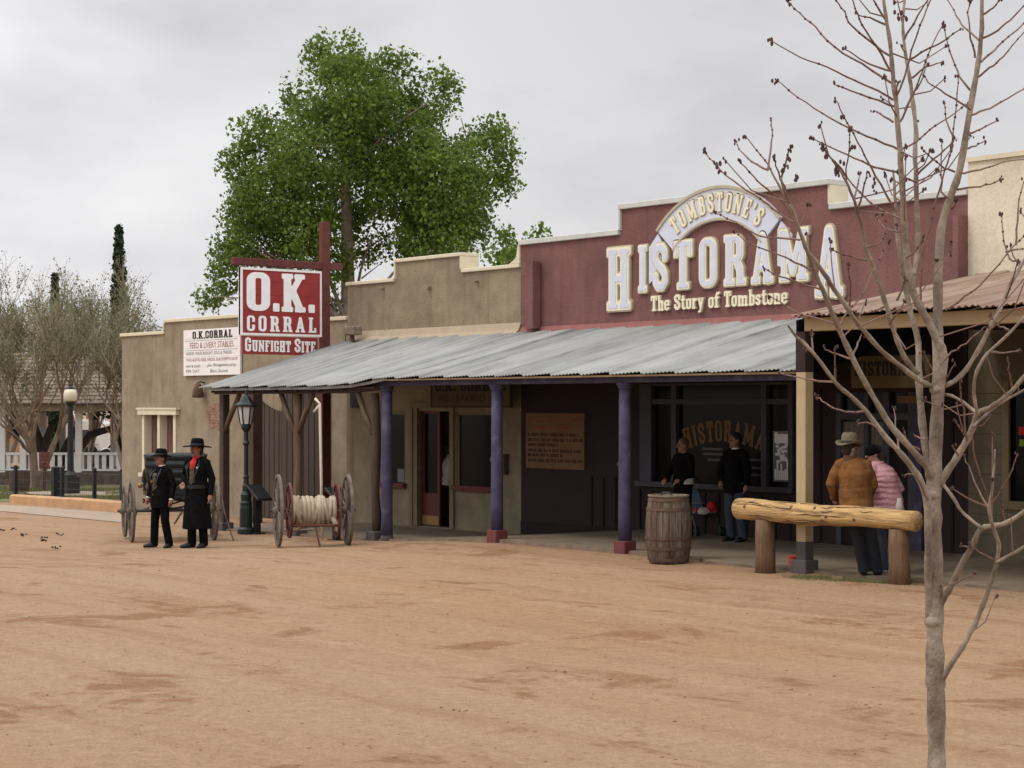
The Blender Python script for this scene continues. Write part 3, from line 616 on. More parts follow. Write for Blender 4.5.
for x0, x1, z0 in ((w0_, w1_, zs_), (v0, v1, zs_ - .02)):
    b = MB(); b.box(x0, YW + .02, z0, x0 + .06, YW + .1, 2.12); b.box(x1 - .06, YW + .02, z0, x1, YW + .1, 2.12); b.box(x0 + .06, YW + .02, 2.05, x1 - .06, YW + .1, 2.12)
    f_ = b.build('window_frame', 'tan_frame', MS)
    b = MB(); b.box(x0 + .06, YW + .05, z0, x1 - .06, YW + .065, 2.05); b.build('pane', 'glass', f_)
    b = MB(); b.box(x0 - .08, YW - .10, z0 - .10, x1 + .04, YW + .05, z0 - .001); b.build('sill', 'red_brick_paint', f_)
q = onY(400, 469, YW); b = MB(); b.box(q.x - .12, YW + .02, zs_, q.x + .12, YW + .045, zs_ + .28); b.build('window_card', 'letter_grey', MS)
q = onY(356, 400, YW); b = MB(); b.box(q.x - .17, YW - .04, q.z - .17, q.x + .17, YW - .002, q.z + .17)
for i in range(5): b.box(q.x - .15, YW - .06, q.z - .14 + i * .06, q.x + .15, YW - .041, q.z - .115 + i * .06)
b.build('vent_grille', 'black', MS)
q = onY(506, 464, YW); MBX = thing('mail_box', 'small brown metal box hung on the tan wall beside the second purple column', 'mailbox', (q.x, YW, q.z - .2))
b = MB(); b.box(q.x - .09, YW - .12, q.z - .20, q.x + .09, YW - .002, q.z + .12); b.prism([(q.x - .1, YW - .002, q.z + .121), (q.x - .1, YW - .14, q.z + .121), (q.x - .1, YW - .10, q.z + .18), (q.x - .1, YW - .002, q.z + .20)], (.2, 0, 0)); b.build('box', 'rust', MBX, bevel=.008)
# shop board over the door
s0, s1 = onY(433.5, 385, YW - .35), onY(511, 408, YW - .35); zt_, zb_ = zw(433.5, 376, YW - .35), zw(470, 405.5, YW - .35)
SB = thing('shop_board', 'olive wooden shop board lettered in black over the open shop door', 'sign', (s0.x, YW - .35, zb_))
b = MB(); b.box(s0.x, YW - .39, zb_, s1.x, YW - .34, zt_); b.build('board', 'board_olive', SB)
b = MB(); b.box(s0.x - .04, YW - .40, zb_ - .04, s1.x + .04, YW - .335, zb_ - .001); b.box(s0.x - .04, YW - .40, zt_ + .001, s1.x + .04, YW - .335, zt_ + .04); b.box(s1.x + .001, YW - .40, zb_, s1.x + .04, YW - .335, zt_); b.box(s0.x - .04, YW - .40, zb_, s0.x - .001, YW - .335, zt_); b.build('board_frame', 'wood_dark', SB)
Wb, Hb = s1.x - s0.x, zt_ - zb_
b = MB(); put_text(b, 'O.K. CORRAL', (s0.x + .05 * Wb, YW - .39, zb_ + Hb * .48), UX, UZ, -UY, Wb * .90, Hb * .40, 0, .006, .12, .01, 16)
plain_text(b, 'WELLS FARGO  CO', (s0.x + .08 * Wb, YW - .39, zb_ + Hb * .12), UX, UZ, -UY, Wb * .82, Hb * .24); b.build('lettering', 'letter_black', SB)
b = MB()
for x in (s0.x + .2, s1.x - .2): b = MB(); b.bar((x, YW - .36, zt_ + .04), (x, YW - .36, 3.3), .02, .02); b.build('hanger', 'iron', SB)

# ================================================================ MAROON SHOP
h0, h1, h2, h3 = xw(521.3), xw(622), xw(828), xw(968.5)
HS = thing('maroon_shop', 'maroon stucco shop front with a stepped parapet and big display window', 'building', (h0, YW, -.2))
W0, W1 = xw(642), xw(795); D0, D1 = xw(838), xw(916)
TOP, SIL = 2.63, zw(716, 484)
wall('wall', 'maroon', HS, YW, .40, [(h0, h1, 5.36), (h1, h2, 5.82), (h2, h3, 5.41)], 2.70)
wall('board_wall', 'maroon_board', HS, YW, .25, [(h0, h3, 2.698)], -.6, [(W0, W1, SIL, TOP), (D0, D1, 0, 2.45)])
b = MB(); b.box(h0, YW + .41, 4.3, h3, YW + 11, 4.4); b.build('flat_roof', 'stucco_mid', HS)
b = MB(); c0 = .10
for x0, x1, z in ((h0 - .03, h1 - .052, 5.36), (h1 - .05, h2 + .05, 5.82), (h2 + .052, h3, 5.41)): b.box(x0, YW - .06, z + .001, x1, YW + .44, z + c0)
b.box(h1 - .05, YW - .055, 5.361 + c0, h1 - .002, YW + .435, 5.819); b.build('parapet_coping', 'grey_coping', HS, bevel=.01)
b = MB(); b.box(h2 + .002, YW - .01, 5.411 + c0, h2 + .05, YW + .435, 5.819); b.build('parapet_return', 'cream', HS)
b = MB(); b.prism([(h0, YW - .001, 3.60), (h0, YW - .16, 3.62), (h0, YW - .05, 3.68), (h0, YW - .001, 3.76)], (xw(800) - h0, 0, 0)); b.build('flashing', 'flashing_pink', HS)
# square downpipe on the facade
q = onY(537.5, 262, YW); q2 = onY(537.5, 329, YW); b = MB(); b.box(q.x - .10, YW - .22, q2.z, q.x + .12, YW - .03, q.z); b.box(q.x - .30, YW - .16, q.z - .25, q.x - .101, YW - .002, q.z - .02); b.box(q.x - .30, YW - .16, q2.z + .1, q.x - .101, YW - .002, q2.z + .28); b.box(q.x - .08, YW - .03, q2.z, q.x + .10, YW - .002, q.z - .1)
b.build('downpipe', 'maroon', HS)
q = onY(957, 241, YW); b = MB(); b.box(xw(950), YW - .05, q.z, xw(964), YW - .002, q.z + .05); b.box(xw(963), YW - .25, 3.9, h3, YW - .002, 5.1); b.build('pilaster', 'maroon', HS)
# battens on the lower wall
x = xw(592)
while x < h3 - .1:
    top = zw(600, 477) if x < W0 - .1 else (SIL - .16 if x < W1 else (2.5 if x < D0 - .3 or x > D1 + .15 else 0))
    if top > .1: b = MB(); b.box(x - .018, YW - .025, .02 - .1 * (x < W0), x + .018, YW - .001, top); b.build('wall_batten', 'maroon_dark', HS)
    x += .33
b = MB(); b.box(xw(800), YW - .04, 2.70, h3, YW - .003, 3.40); b.build('upper_wall_shade', 'maroon_dark', HS)  # dark sheet over the upper wall, painting in the shade there
b = MB(); b.box(h0, YW - .02, -.35, W0, YW - .002, .0); b.build('skirting', 'maroon_dark', HS)
# display window
b = MB(); t1 = zw(716, 402)
mu = [xw(649 + 2), xw(675.5), xw(765)]
b.box(W0, YW - .06, SIL, W0 + .30, YW + .1, TOP); b.box(W1 - .10, YW - .06, SIL, W1, YW + .1, TOP)
for px in (675.5, 765.5): x = xw(px); b.box(x - .06, YW - .05, SIL, x + .06, YW + .1, TOP)
xs2 = [W0 + .30, xw(675.5) - .06, xw(675.5) + .06, xw(765.5) - .06, xw(765.5) + .06, W1 - .10]
for i in (0, 2, 4): b.box(xs2[i], YW - .045, t1 - .04, xs2[i + 1], YW + .1, t1 + .05); b.box(xs2[i], YW - .045, TOP - .04, xs2[i + 1], YW + .1, TOP)
DW = b.build('window_frame', 'purple_grey', HS)
b = MB(); b.box(W0 - .05, YW - .14, SIL - .09, W1 + .05, YW + .1, SIL - .001); b.build('sill', 'purple_grey', DW)
for i in (0, 2, 4): b = MB(); b.box(xs2[i], YW + .04, SIL, xs2[i + 1], YW + .055, TOP); b.build('pane', 'glass', DW)
# arched name on the glass
b = MB(); xA, xB = xw(682), xw(763.5); name = 'HISTORAMA'; tot = text_width(name, .16); x = 0; xm = (xA + xB) / 2; span = xB - xA
zmid, zend = zw(727, 424), zw(690, 433); hL = .36
for c in name:
    wv = GL[c][0]; u = ((x + wv / 2) / tot - .5) * 2; k = span / tot; cx = xm + u * span / 2; cz_ = zend + (zmid - zend) * (1 - u * u) - .12; ang = -u * .32
    def T(uu, vv, ww, cx=cx, cz_=cz_, ang=ang, wv=wv, k=k):
        a_, b_ = (uu - wv / 2) * k, vv * hL - hL / 2; return (cx + a_ * math.cos(ang) - b_ * math.sin(ang), YW + .04 - ww, cz_ + a_ * math.sin(ang) + b_ * math.cos(ang))
    put_glyph(b, c, T, .001, .004, .012, 20); x += wv + .16
b.build('window_lettering', 'letter_yellow', DW)
b = MB()
for i, (px, py, ww_) in enumerate(((712, 449, .5), (714, 454, .55), (716, 460, .4), (756, 460, .4), (757, 468, .45), (757, 475, .4))):
    q = onY(px, py, YW + .035); b.box(q.x - ww_ / 2, YW + .034, q.z - .02, q.x + ww_ / 2, YW + .0385, q.z + .02)
b.build('window_stickers', 'glass_grey', DW)
# poster in the right-hand light
q0, q1 = onY(772, 431, YW), onY(789, 482, YW); b = MB(); b.box(q0.x, YW + .025, q1.z, q1.x, YW + .035, q0.z)
PO = b.build('window_poster', 'letter_grey', None); PO.location = (0, 0, 0); tag(PO, 'grey picture poster stuck inside the right light of the display window', 'poster')
b = MB(); rnd = random.Random(8)
for i in range(7): x = q0.x + .04 + (q1.x - q0.x - .1) * i / 6.3; b.box(x, YW + .018, q1.z + .03, x + .035, YW + .0245, q1.z + .16 + .2 * rnd.random())
b.build('picture', 'sign_white', PO)
b = MB(); b.box(q0.x + .04, YW + .018, q0.z - .2, q1.x - .04, YW + .0245, q0.z - .05)
for i in range(30): x = q0.x + .03 + (q1.x - q0.x - .12) * rnd.random(); z = q1.z + .3 + .5 * rnd.random(); b.box(x, YW + .012 + .0001 * i, z, x + .06, YW + .0245, z + .045)
b.build('caption', 'sign_white', PO)
# shop door and side light under the east porch
b = MB()
dxm = xw(868); dxn = xw(888)
for x0, x1 in ((D0, D0 + .10), (dxm - .05, dxm + .05), (dxn - .06, dxn + .06), (D1 - .12, D1)): b.box(x0, YW - .05, 0, x1, YW + .1, 2.45)
b.box(D0 + .10, YW - .045, 2.02, dxm - .05, YW + .1, 2.12); b.box(dxm + .05, YW - .045, 2.02, dxn - .06, YW + .1, 2.12); b.box(dxn + .06, YW - .045, 2.02, D1 - .12, YW + .1, 2.12)
DF = b.build('door_frame', 'purple_grey', HS)
for x0, x1 in ((D0 + .1, dxm - .05), (dxm + .05, dxn - .06)):
    b = MB(); b.box(x0, YW + .03, 2.12, x1, YW + .045, 2.45); b.box(x0, YW + .03, .8, x1, YW + .045, 2.02); b.build('pane', 'glass', DF)
    b = MB(); b.box(x0, YW + .02, 0, x1, YW + .06, .8); b.build('panel', 'maroon_dark', DF)
    b = MB(); n = 8
    for i in range(n): xx = x0 + (x1 - x0) * i / n; b.box(xx, YW + .012 - .006 * (i % 2), .84, xx + (x1 - x0) / n, YW + .025, 1.98)
    b.build('curtain', 'curtain_pale', DF)
b = MB(); b.box(dxn + .06, YW + .03, 2.12, D1 - .12, YW + .045, 2.45); b.build('pane', 'glass', DF)
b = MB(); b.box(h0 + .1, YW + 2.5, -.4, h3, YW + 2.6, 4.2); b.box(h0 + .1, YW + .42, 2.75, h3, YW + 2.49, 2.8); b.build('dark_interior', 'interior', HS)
b = MB(); b.box(dxn + .06, YW + .02, 0, D1 - .12, YW + .07, 2.02); dd = b.build('door', 'maroon_dark', DF)
b = MB(); b.box(dxn + .25, YW + .012, 1.15, D1 - .3, YW + .0195, 1.75); b.build('door_notice', 'letter_grey', dd)
b = MB(); b.tube([(dxn + .14, YW + .02, 1.0), (dxn + .14, YW - .05, 1.0), (dxn + .22, YW - .05, 1.0)], .02); b.build('handle', 'chrome', dd)
b = MB(); b.box(D1 - .001, YW - .05, 0, D1 + .14, YW - .002, 2.45); b.build('door_jamb', 'purple', DF)
# hanging sign under the east porch
s0, s1 = onY(852, 371, 21.5), onY(931, 371, 21.5); z0, z1 = onY(880, 388, 21.5).z, onY(880, 356, 21.5).z
HG = thing('porch_sign', 'tan hanging sign board lettered in black in the gloom under the rusty porch roof', 'sign', (s0.x, 21.5, z0))
b = MB(); b.box(s0.x, 21.48, z0, s1.x, 21.53, z1); b.build('board', 'board_olive', HG)
b = MB(); put_text(b, 'HISTORAMA', (s0.x + .07, 21.48, z0 + .18), UX, UZ, -UY, s1.x - s0.x - .14, (z1 - z0) * .45, 0, .006, .12, .01, 16); b.build('lettering', 'letter_black', HG)
b = MB()
for x in (s0.x + .2, s1.x - .2): b = MB(); b.bar((x, 21.5, z1), (x, 21.5, 3.8), .02, .02); b.build('hanger', 'iron', HG)
q = onY(910, 400, YW); b = MB(); b.box(q.x - .2, YW - .06, q.z - .05, q.x + .2, YW - .051, q.z + .06); b.build('door_number', 'board_tan', HS)
# big raised letters
HL = thing('facade_lettering', 'large raised white and cream shop name on the maroon facade, under an arched blue banner', 'sign', (xw(716), YW, 4.0))
big = [('H', 606.5, 632.5, 3.95, 5.16), ('I', 638, 648.3, 4.25, 5.15), ('S', 652.8, 669, 4.25, 5.16), ('T', 673.5, 694, 4.26, 5.17), ('O', 699, 718.2, 4.26, 5.17), ('R', 723.5, 747, 4.26, 5.18), ('A', 751, 775, 4.26, 5.18), ('M', 779, 810, 4.26, 5.19), ('A', 814.5, 845, 3.96, 5.19)]
for c, p0, p1, z0, z1 in big:
    x0, x1 = xw(p0, YW - .04), xw(p1, YW - .04); of = .05; kx = (x1 - x0) / (GL[c][0] + 2 * of); kz = (z1 - z0) / (1 + 2 * of)
    T = lambda u, v, w_: (x0 + (u + of) * kx, YW - w_, z0 + (v + of) * kz)
    b = MB(); put_glyph(b, c, T, .0, .05, of, 34); L_ = b.build('letter', 'letter_edge', HL)
    b = MB(); put_glyph(b, c, T, .0505, .062, .026, 34); b.build('letter_face', 'letter_cream', L_)
    b = MB(); put_glyph(b, c, T, .0625, .070, -.012, 40); b.build('letter_inlay', 'letter_blue', L_)
b = MB(); put_text(b, 'The Story of Tombstone', (xw(653), YW, 3.93), UX, UZ, -UY, xw(787, YW - .05) - xw(653), .27, 0, .03, .08, .028, 26); sub = b.build('subtitle_backing', 'letter_edge', HL)
b = MB(); put_text(b, 'The Story of Tombstone', (xw(653), YW, 3.93), UX, UZ, -UY, xw(787, YW - .05) - xw(653), .27, .0305, .055, .08, .006, 26); b.build('subtitle', 'letter_cream', sub)
# arched banner
xl, xr = xw(658.5), xw(783); zo, za = 5.37, 6.03; half = (xr - xl) / 2; sag = za - zo; Ro = (half ** 2 + sag ** 2) / (2 * sag); xc_, zc_ = (xl + xr) / 2, za - Ro; th = math.asin(half / Ro); Ri = Ro - .60
def band(r0, r1, y0, y1, th_):
    mb = MB(); n = 40
    for i in range(n + 1):
        a = -th_ + 2 * th_ * i / n
        for r, y in ((r0, y1), (r1, y1), (r1, y0), (r0, y0)): mb.v.append((xc_ + r * math.sin(a), y, zc_ + r * math.cos(a)))
    for i in range(n):
        for k in range(4): mb.f.append((i * 4 + k, i * 4 + (k + 1) % 4, (i + 1) * 4 + (k + 1) % 4, (i + 1) * 4 + k))
    mb.f += [(0, 1, 2, 3), (n * 4 + 3, n * 4 + 2, n * 4 + 1, n * 4)]; return mb
BN = band(Ri, Ro, YW - .05, YW, th).build('banner', 'letter_blue', HL)
mb = band(Ro - .05, Ro, YW - .075, YW - .051, th); mb.join(band(Ri, Ri + .04, YW - .075, YW - .051, th)); mb.build('banner_rim', 'letter_edge', BN)
b = MB()
for sx in (-1, 1):
    ex, ez = xc_ + sx * Ro * math.sin(th), zc_ + Ro * math.cos(th); ix, iz = xc_ + sx * Ri * math.sin(th), zc_ + Ri * math.cos(th)
    b.prism([(ex - sx * .02, YW - .03, ez - .06), (ex + sx * .22, YW - .03, ez - .30), (ex + sx * .22, YW - .03, ez - .95), (ex + sx * .08, YW - .03, ez - .86), (ex - sx * .10, YW - .03, ez - .80), (ex - sx * .10, YW - .03, ez - .2)], (0, .028, 0))
b.build('banner_tail', 'letter_blue', BN)
def arch_text(mb, w0, w1, off):
    s = "TOMBSTONE'S"; sp = .26; tot = text_width(s, sp); x = 0; hh = .33; rb = Ri + .15; kk = 2 * th * .80 * (rb + .1) / tot
    for c in s:
        wv = GL[c][0]; a = (x + wv / 2 - tot / 2) / tot * 2 * th * .80
        def T(u, v, w_, a=a, wv=wv):
            du, r = (u - wv / 2) * kk, rb + v * hh; return (xc_ + r * math.sin(a) + du * math.cos(a), YW - w_, zc_ + r * math.cos(a) - du * math.sin(a))
        put_glyph(mb, c, T, w0, w1, off, 22); x += wv + sp
    return mb
arch_text(MB(), .051, .06, .05).build('banner_lettering_outline', 'letter_edge', BN); arch_text(MB(), .0605, .075, .0).build('banner_lettering', 'letter_cream', BN)  # wider letter shapes behind form an outline in the edge colour
# information board on the dark boards
i0, i1 = onY(528, 414, YW), onY(586, 470, YW)
IB = thing('information_board', 'tan board covered in small red and black lines of text on the dark maroon boards', 'sign', (i0.x, YW, i1.z))
b = MB(); zt_, zb_ = zw(557, 413, YW - .04), zw(557, 469, YW - .04); b.box(i0.x, YW - .05, zb_, i1.x, YW - .005, zt_); b.build('board', 'board_tan', IB)
rnd = random.Random(3)
def scribble(mb, x0, x1, z, h):
    x = x0
    while x < x1:
        wl = rnd.randint(2, 8)
        for _ in range(wl):
            if x > x1: break
            k = rnd.random(); mb.box(x, YW - .056, z, x + h * .16, YW - .0505, z + h)
            if k < .6: mb.box(x + h * .16, YW - .056, z + h * .8, x + h * .45, YW - .0505, z + h)
            if k > .3: mb.box(x + h * .16, YW - .056, z, x + h * .45, YW - .0505, z + h * .2)
            x += h * .62
        x += h * .6
Wi, Hi = i1.x - i0.x, zt_ - zb_
for k, l_, r_, q_ in ((.83, .05, .92, .075), (.70, .2, .78, .07)): b = MB(); scribble(b, i0.x + l_ * Wi, i0.x + r_ * Wi, zb_ + k * Hi, q_ * Hi); b.build('heading_line', 'letter_red', IB)
for k, r_ in ((.585, .9), (.49, .97), (.40, .55), (.30, .95), (.215, .62), (.12, .97)): b = MB(); scribble(b, i0.x + .04 * Wi, i0.x + r_ * Wi, zb_ + k * Hi, .05 * Hi); b.build('text_line', 'letter_black', IB)

# ================================================================ EAST CREAM BUILDING (right edge)
e0 = h3 + .004; e1 = -4.0
EB = thing('cream_building', 'cream building with a plain tall parapet at the right edge, behind the bare young tree', 'building', (e0, YW, 0))
ex0 = xw(1011)
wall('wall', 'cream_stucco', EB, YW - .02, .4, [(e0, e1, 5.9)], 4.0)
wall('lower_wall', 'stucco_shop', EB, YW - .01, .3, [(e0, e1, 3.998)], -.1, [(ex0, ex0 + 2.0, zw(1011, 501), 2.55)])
b = MB(); b.box(e0, YW - .06, 5.901, e1, YW + .42, 5.97); b.build('parapet_coping', 'cream', EB)
b = MB(); b.box(e0, YW + .4, 4.8, e1, YW + 11, 4.9); b.build('flat_roof', 'stucco_mid', EB)
b = MB(); zz = zw(1011, 501)
b.box(ex0 - .12, YW - .06, zz - .12, ex0, YW + .1, 2.6); b.box(ex0, YW - .06, zz - .12, ex0 + 2.0, YW + .1, zz - .001); b.box(ex0 + .95, YW - .03, zz, ex0 + 1.02, YW + .1, 2.55); ef = b.build('window_frame', 'tan_frame', EB)
b = MB(); b.box(ex0, YW + .03, zz, ex0 + 2.0, YW + .045, 2.55); b.build('pane', 'glass', ef)
q = onY(1026, 431, YW + .02); b = MB(); b.box(q.x - .12, YW + .01, q.z - .06, q.x + .12, YW + .027, q.z + .06); b.build('window_card', 'scarf_red', ef)
q = onY(1026, 443, YW + .02); b = MB(); b.box(q.x - .11, YW + .01, q.z - .05, q.x + .11, YW + .027, q.z + .05); mk('card_green', (.18, .32, .03)); b.build('window_card', 'card_green', ef)
b = MB()
for i in range(9): b.box(e0 + .02, YW - .022, .02 + i * .30, ex0 - .14, YW - .0105, .02 + i * .30 + .29)
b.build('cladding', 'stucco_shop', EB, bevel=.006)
# ================================================================ PORCHES
def roof_mat(name, c1, c2, per, dirt, dirtf=.62):
    m = bpy.data.materials.new(name); m.use_nodes = True; t = m.node_tree; t.nodes.clear()
    n = lambda ty, **k: _n(t, ty, k); L = t.links.new
    o = n('ShaderNodeOutputMaterial'); p = n('ShaderNodeBsdfPrincipled'); L(p.outputs[0], o.inputs[0]); p.inputs['Roughness'].default_value = .62; p.inputs['Metallic'].default_value = .0; p.inputs['Specular IOR Level'].default_value = .3
    c = n('ShaderNodeTexCoord'); s = n('ShaderNodeSeparateXYZ'); L(c.outputs['Object'], s.inputs[0])
    d = n('ShaderNodeMath', operation='DIVIDE'); d.inputs[1].default_value = per; L(s.outputs[0], d.inputs[0]); fl = n('ShaderNodeMath', operation='FLOOR'); L(d.outputs[0], fl.inputs[0])
    wn = n('ShaderNodeTexWhiteNoise', noise_dimensions='1D'); L(fl.outputs[0], wn.inputs['W'])
    mp_ = n('ShaderNodeMapping'); mp_.inputs['Scale'].default_value = (9, .5, .5); L(c.outputs['Object'], mp_.inputs[0])
    a = n('ShaderNodeTexNoise'); a.inputs['Scale'].default_value = 1.0; a.inputs['Detail'].default_value = 6; a.inputs['Roughness'].default_value = .65; L(mp_.outputs[0], a.inputs['Vector'])
    b_ = n('ShaderNodeTexNoise'); b_.inputs['Scale'].default_value = 1.6; b_.inputs['Detail'].default_value = 5; L(c.outputs['Object'], b_.inputs['Vector'])
    mx = n('ShaderNodeMix', data_type='RGBA'); mx.inputs['A'].default_value = (*c1, 1); mx.inputs['B'].default_value = (*c2, 1); L(wn.outputs['Value'], mx.inputs['Factor'])
    r = n('ShaderNodeMapRange'); r.inputs['From Min'].default_value = dirtf - .07; r.inputs['From Max'].default_value = dirtf + .06; L(a.outputs[0], r.inputs[0])
    my = n('ShaderNodeMix', data_type='RGBA'); L(mx.outputs['Result'], my.inputs['A']); my.inputs['B'].default_value = (*dirt, 1); L(r.outputs[0], my.inputs['Factor'])
    r2 = n('ShaderNodeMapRange'); r2.inputs['From Min'].default_value = .3; r2.inputs['From Max'].default_value = .7; r2.inputs['To Min'].default_value = .85; r2.inputs['To Max'].default_value = 1.12; L(b_.outputs[0], r2.inputs[0])
    v = n('ShaderNodeVectorMath', operation='SCALE'); L(my.outputs['Result'], v.inputs[0]); L(r2.outputs[0], v.inputs['Scale']); L(v.outputs[0], p.inputs['Base Color'])
    M[name] = m
roof_mat('roof_steel', (.20, .205, .193), (.28, .285, .27), .71, (.12, .12, .112))
roof_mat('roof_rust', (.22, .155, .108), (.31, .235, .175), .64, (.17, .085, .055), .56)
def corrugated(name, m, parent, x0, x1, ye, yw, ze, zw_, wl=.084, amp=.011, lap=.71):
    """corrugated sheets from the eave (ye, ze(x)) up to the wall (yw, zw_); each sheet laps over its neighbour"""
    st = wl / 4; n = int((x1 - x0) / st); V = []; F = []; rows = 5; th = .006
    for layer in (0, 1):
        for i in range(n + 1):
            x = x0 + i * st; k = (x / lap) % 1.0; lift = (.034 + .02 * noise.noise(Vector((math.floor(x / lap) * 1.7, 2, 2)))) * k if lap else 0
            for j in range(rows):
                s = j / (rows - 1); z = ze(x) + (zw_ - ze(x)) * s + amp * math.sin(2 * math.pi * x / wl) + lift - layer * th - .02 * math.sin(math.pi * s) * noise.noise(Vector((x * .6, s, 1)))
                V.append((x, ye + (yw - ye) * s + (.03 * noise.noise(Vector((math.floor(x / lap) * 3.3, 0, 5))) if j == 0 else 0), z))
    q = (n + 1) * rows
    for i in range(n):
        for j in range(rows - 1):
            a = i * rows + j; F.append((a, a + rows, a + rows + 1, a + 1)); F.append((q + a, q + a + 1, q + a + rows + 1, q + a + rows))
        a = i * rows; F.append((a, q + a, q + a + rows, a + rows))
    for j in range(rows - 1):
        F.append((j, j + 1, q + j + 1, q + j)); e_ = n * rows + j; F.append((e_, q + e_, q + e_ + 1, e_ + 1))
    return quads_obj(name, V, F, m, parent)
# --- rustic porch (west)
PX0, PX1 = -33.95, xw(384, YC)
RP = thing('rustic_porch', 'rustic grey tin-roofed porch on rough dark posts before the plank gate', 'porch', (PX0, YC, g(PX0)))
xe = [xw(p, 19.25) for p in (204, 320, 350, 368, 385)]; zeave = lambda x: float(np.interp(x, xe, [2.60, 2.607, 2.635, 2.69, 2.76]))
corrugated('roof', 'roof_steel', RP, PX0, PX1, 19.22, YW - .12, zeave, 3.64)
b = MB(); b.bar((xw(217, YC), YC, 2.525), (xw(350, YC), YC, 2.525), .14, .11); b.bar((xw(350, YC) + .002, YC, 2.53), (PX1 - .05, YC, 2.59), .14, .12); b.build('eave_beam', 'wood_dark', RP)
b = MB()
for x in np.arange(PX0 + .25, PX1 - .2, .8): b.bar((x, 19.40, zeave(x) - .06), (x, YW - .05, 3.52), .05, .09)
b.build('rafters', 'wood_dark', RP)
b = MB(); ledge = [xw(p, 19.25) for p in (204, 260, 320, 350, 368, 384.5)]
for a0, a1 in zip(ledge[:-1], ledge[1:]): b.bar((a0, 19.30, zeave(a0) - .035), (a1 - .003, 19.30, zeave(a1) - .035), .025, .05)
b.build('eave_trim', 'roof_steel', RP)
for px, base in ((224.5, 528), (298, 532), (376, 541)):
    x = xw(px, YC); gz = g(x); b = MB()
    pts = [(x + .02 * math.sin(k * 2.1 + px), YC + .015 * math.cos(k * 1.7), gz + (2.466 - gz) * k / 6) for k in range(7)]
    if px == 224.5: b.bar((x, YC, gz), (x, YC, 2.466), .15, .15, up=(1, 0, 0))
    else: b.tube(pts, [.085 + .01 * math.sin(k * 3 + px) for k in range(7)], 10)
    po = b.build('post', 'wood_dark' if px != 298 else 'wood_log', RP, smooth=px != 224.5)
    b = MB(); b.box(x - .14, YC - .14, gz - .05, x + .14, YC + .14, gz + .17); b.build('post_footing', 'plinth_grey', po, bevel=.015)
for px, side in ((224.5, 1), (298, -1), (298, 1), (376, -1)):
    x = xw(px, YC); s = xw(px + side * (16 if px != 376 else 17), YC); b = MB(); b.tube([(x + side * .06, YC - .02, 1.72), ((x + s) / 2, YC - .03, 2.04 + .02 * side), (s, YC - .02, 2.47)], [.05, .055, .05], 8); b.build('knee_brace', 'wood_log', RP, smooth=True)
x = xw(254, 21.6); b = MB(); b.box(x - .13, 21.5, g(x) - .1, x + .13, 21.74, 2.95); b.build('inner_post', 'wood_dark', RP)
def deck(parent, x0, x1, z0, z1):  # dark deck added under the tin to cut bounced light
    b = MB(); n = 9
    for i in range(n):
        s0, s1 = i / n, (i + 1) / n; b.prism([(x0, 19.34 + 3.6 * s0 + .004, z0 + (z1 - z0) * s0), (x0, 19.34 + 3.6 * s1, z0 + (z1 - z0) * s1), (x0, 19.34 + 3.6 * s1, z0 + (z1 - z0) * s1 + .015), (x0, 19.34 + 3.6 * s0 + .004, z0 + (z1 - z0) * s0 + .015)], (x1 - x0, 0, 0))
    b.build('shade_deck', 'wood_dark', parent)
deck(RP, PX0 + .1, PX1 - .02, 2.555, 3.57)
# --- purple column porch
QX0, QX1 = PX1 + .02, xw(797, 19.3)
PP = thing('column_porch', 'long tin-roofed porch on purple columns along the maroon shop front', 'porch', (QX0, YC, 0))
zq = lambda x: 2.725
corrugated('roof', 'roof_steel', PP, QX0, QX1, 19.25, YW - .12, zq, 3.64)
b = MB(); b.box(QX0 - .02, YC - .09, 2.595, QX1 - .02, YC + .09, 2.70); b.build('beam', 'purple', PP, bevel=.008)
b = MB(); b.box(QX0, 19.30, 2.685, QX1, 19.33, 2.712); b.build('eave_trim', 'tan_beam', PP)
b = MB()
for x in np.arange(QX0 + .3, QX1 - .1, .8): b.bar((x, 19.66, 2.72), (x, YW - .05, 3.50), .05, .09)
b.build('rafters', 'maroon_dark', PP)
for px, zb in ((387, None), (497, 0), (625, 0)):
    x = xw(px, YC); z0 = g(x) if zb is None else .15; b = MB()
    b.lathe([(.106, z0), (.104, z0 + .4), (.098, 1.6), (.094, 2.50)], (x, YC, 0), 20); co = b.build('column', 'purple', PP, smooth=True)
    b = MB(); b.lathe([(.10, 2.50), (.112, 2.51), (.115, 2.54), (.132, 2.555), (.135, 2.594)], (x, YC, 0), 20); b.build('capital', 'purple', co)
    b = MB()
    if zb is not None: b.box(x - .128, YC - .128, -.10, x + .128, YC + .128, .149); b.build('pedestal', 'red_brick_paint', co, bevel=.012)
    else: b.lathe([(.125, z0 - .1), (.125, z0 + .05), (.115, z0 + .10), (.107, z0 + .10)], (x, YC, 0), 16); b.build('footing', 'plinth_grey', co)
    if px != 387: b = MB(); b.box(x - .13, YC - .05, 1.30, x - .10, YC + .03, 1.36); b.build('hook', 'iron', co)
deck(PP, QX0, QX1 - .02, 2.685, 3.585)
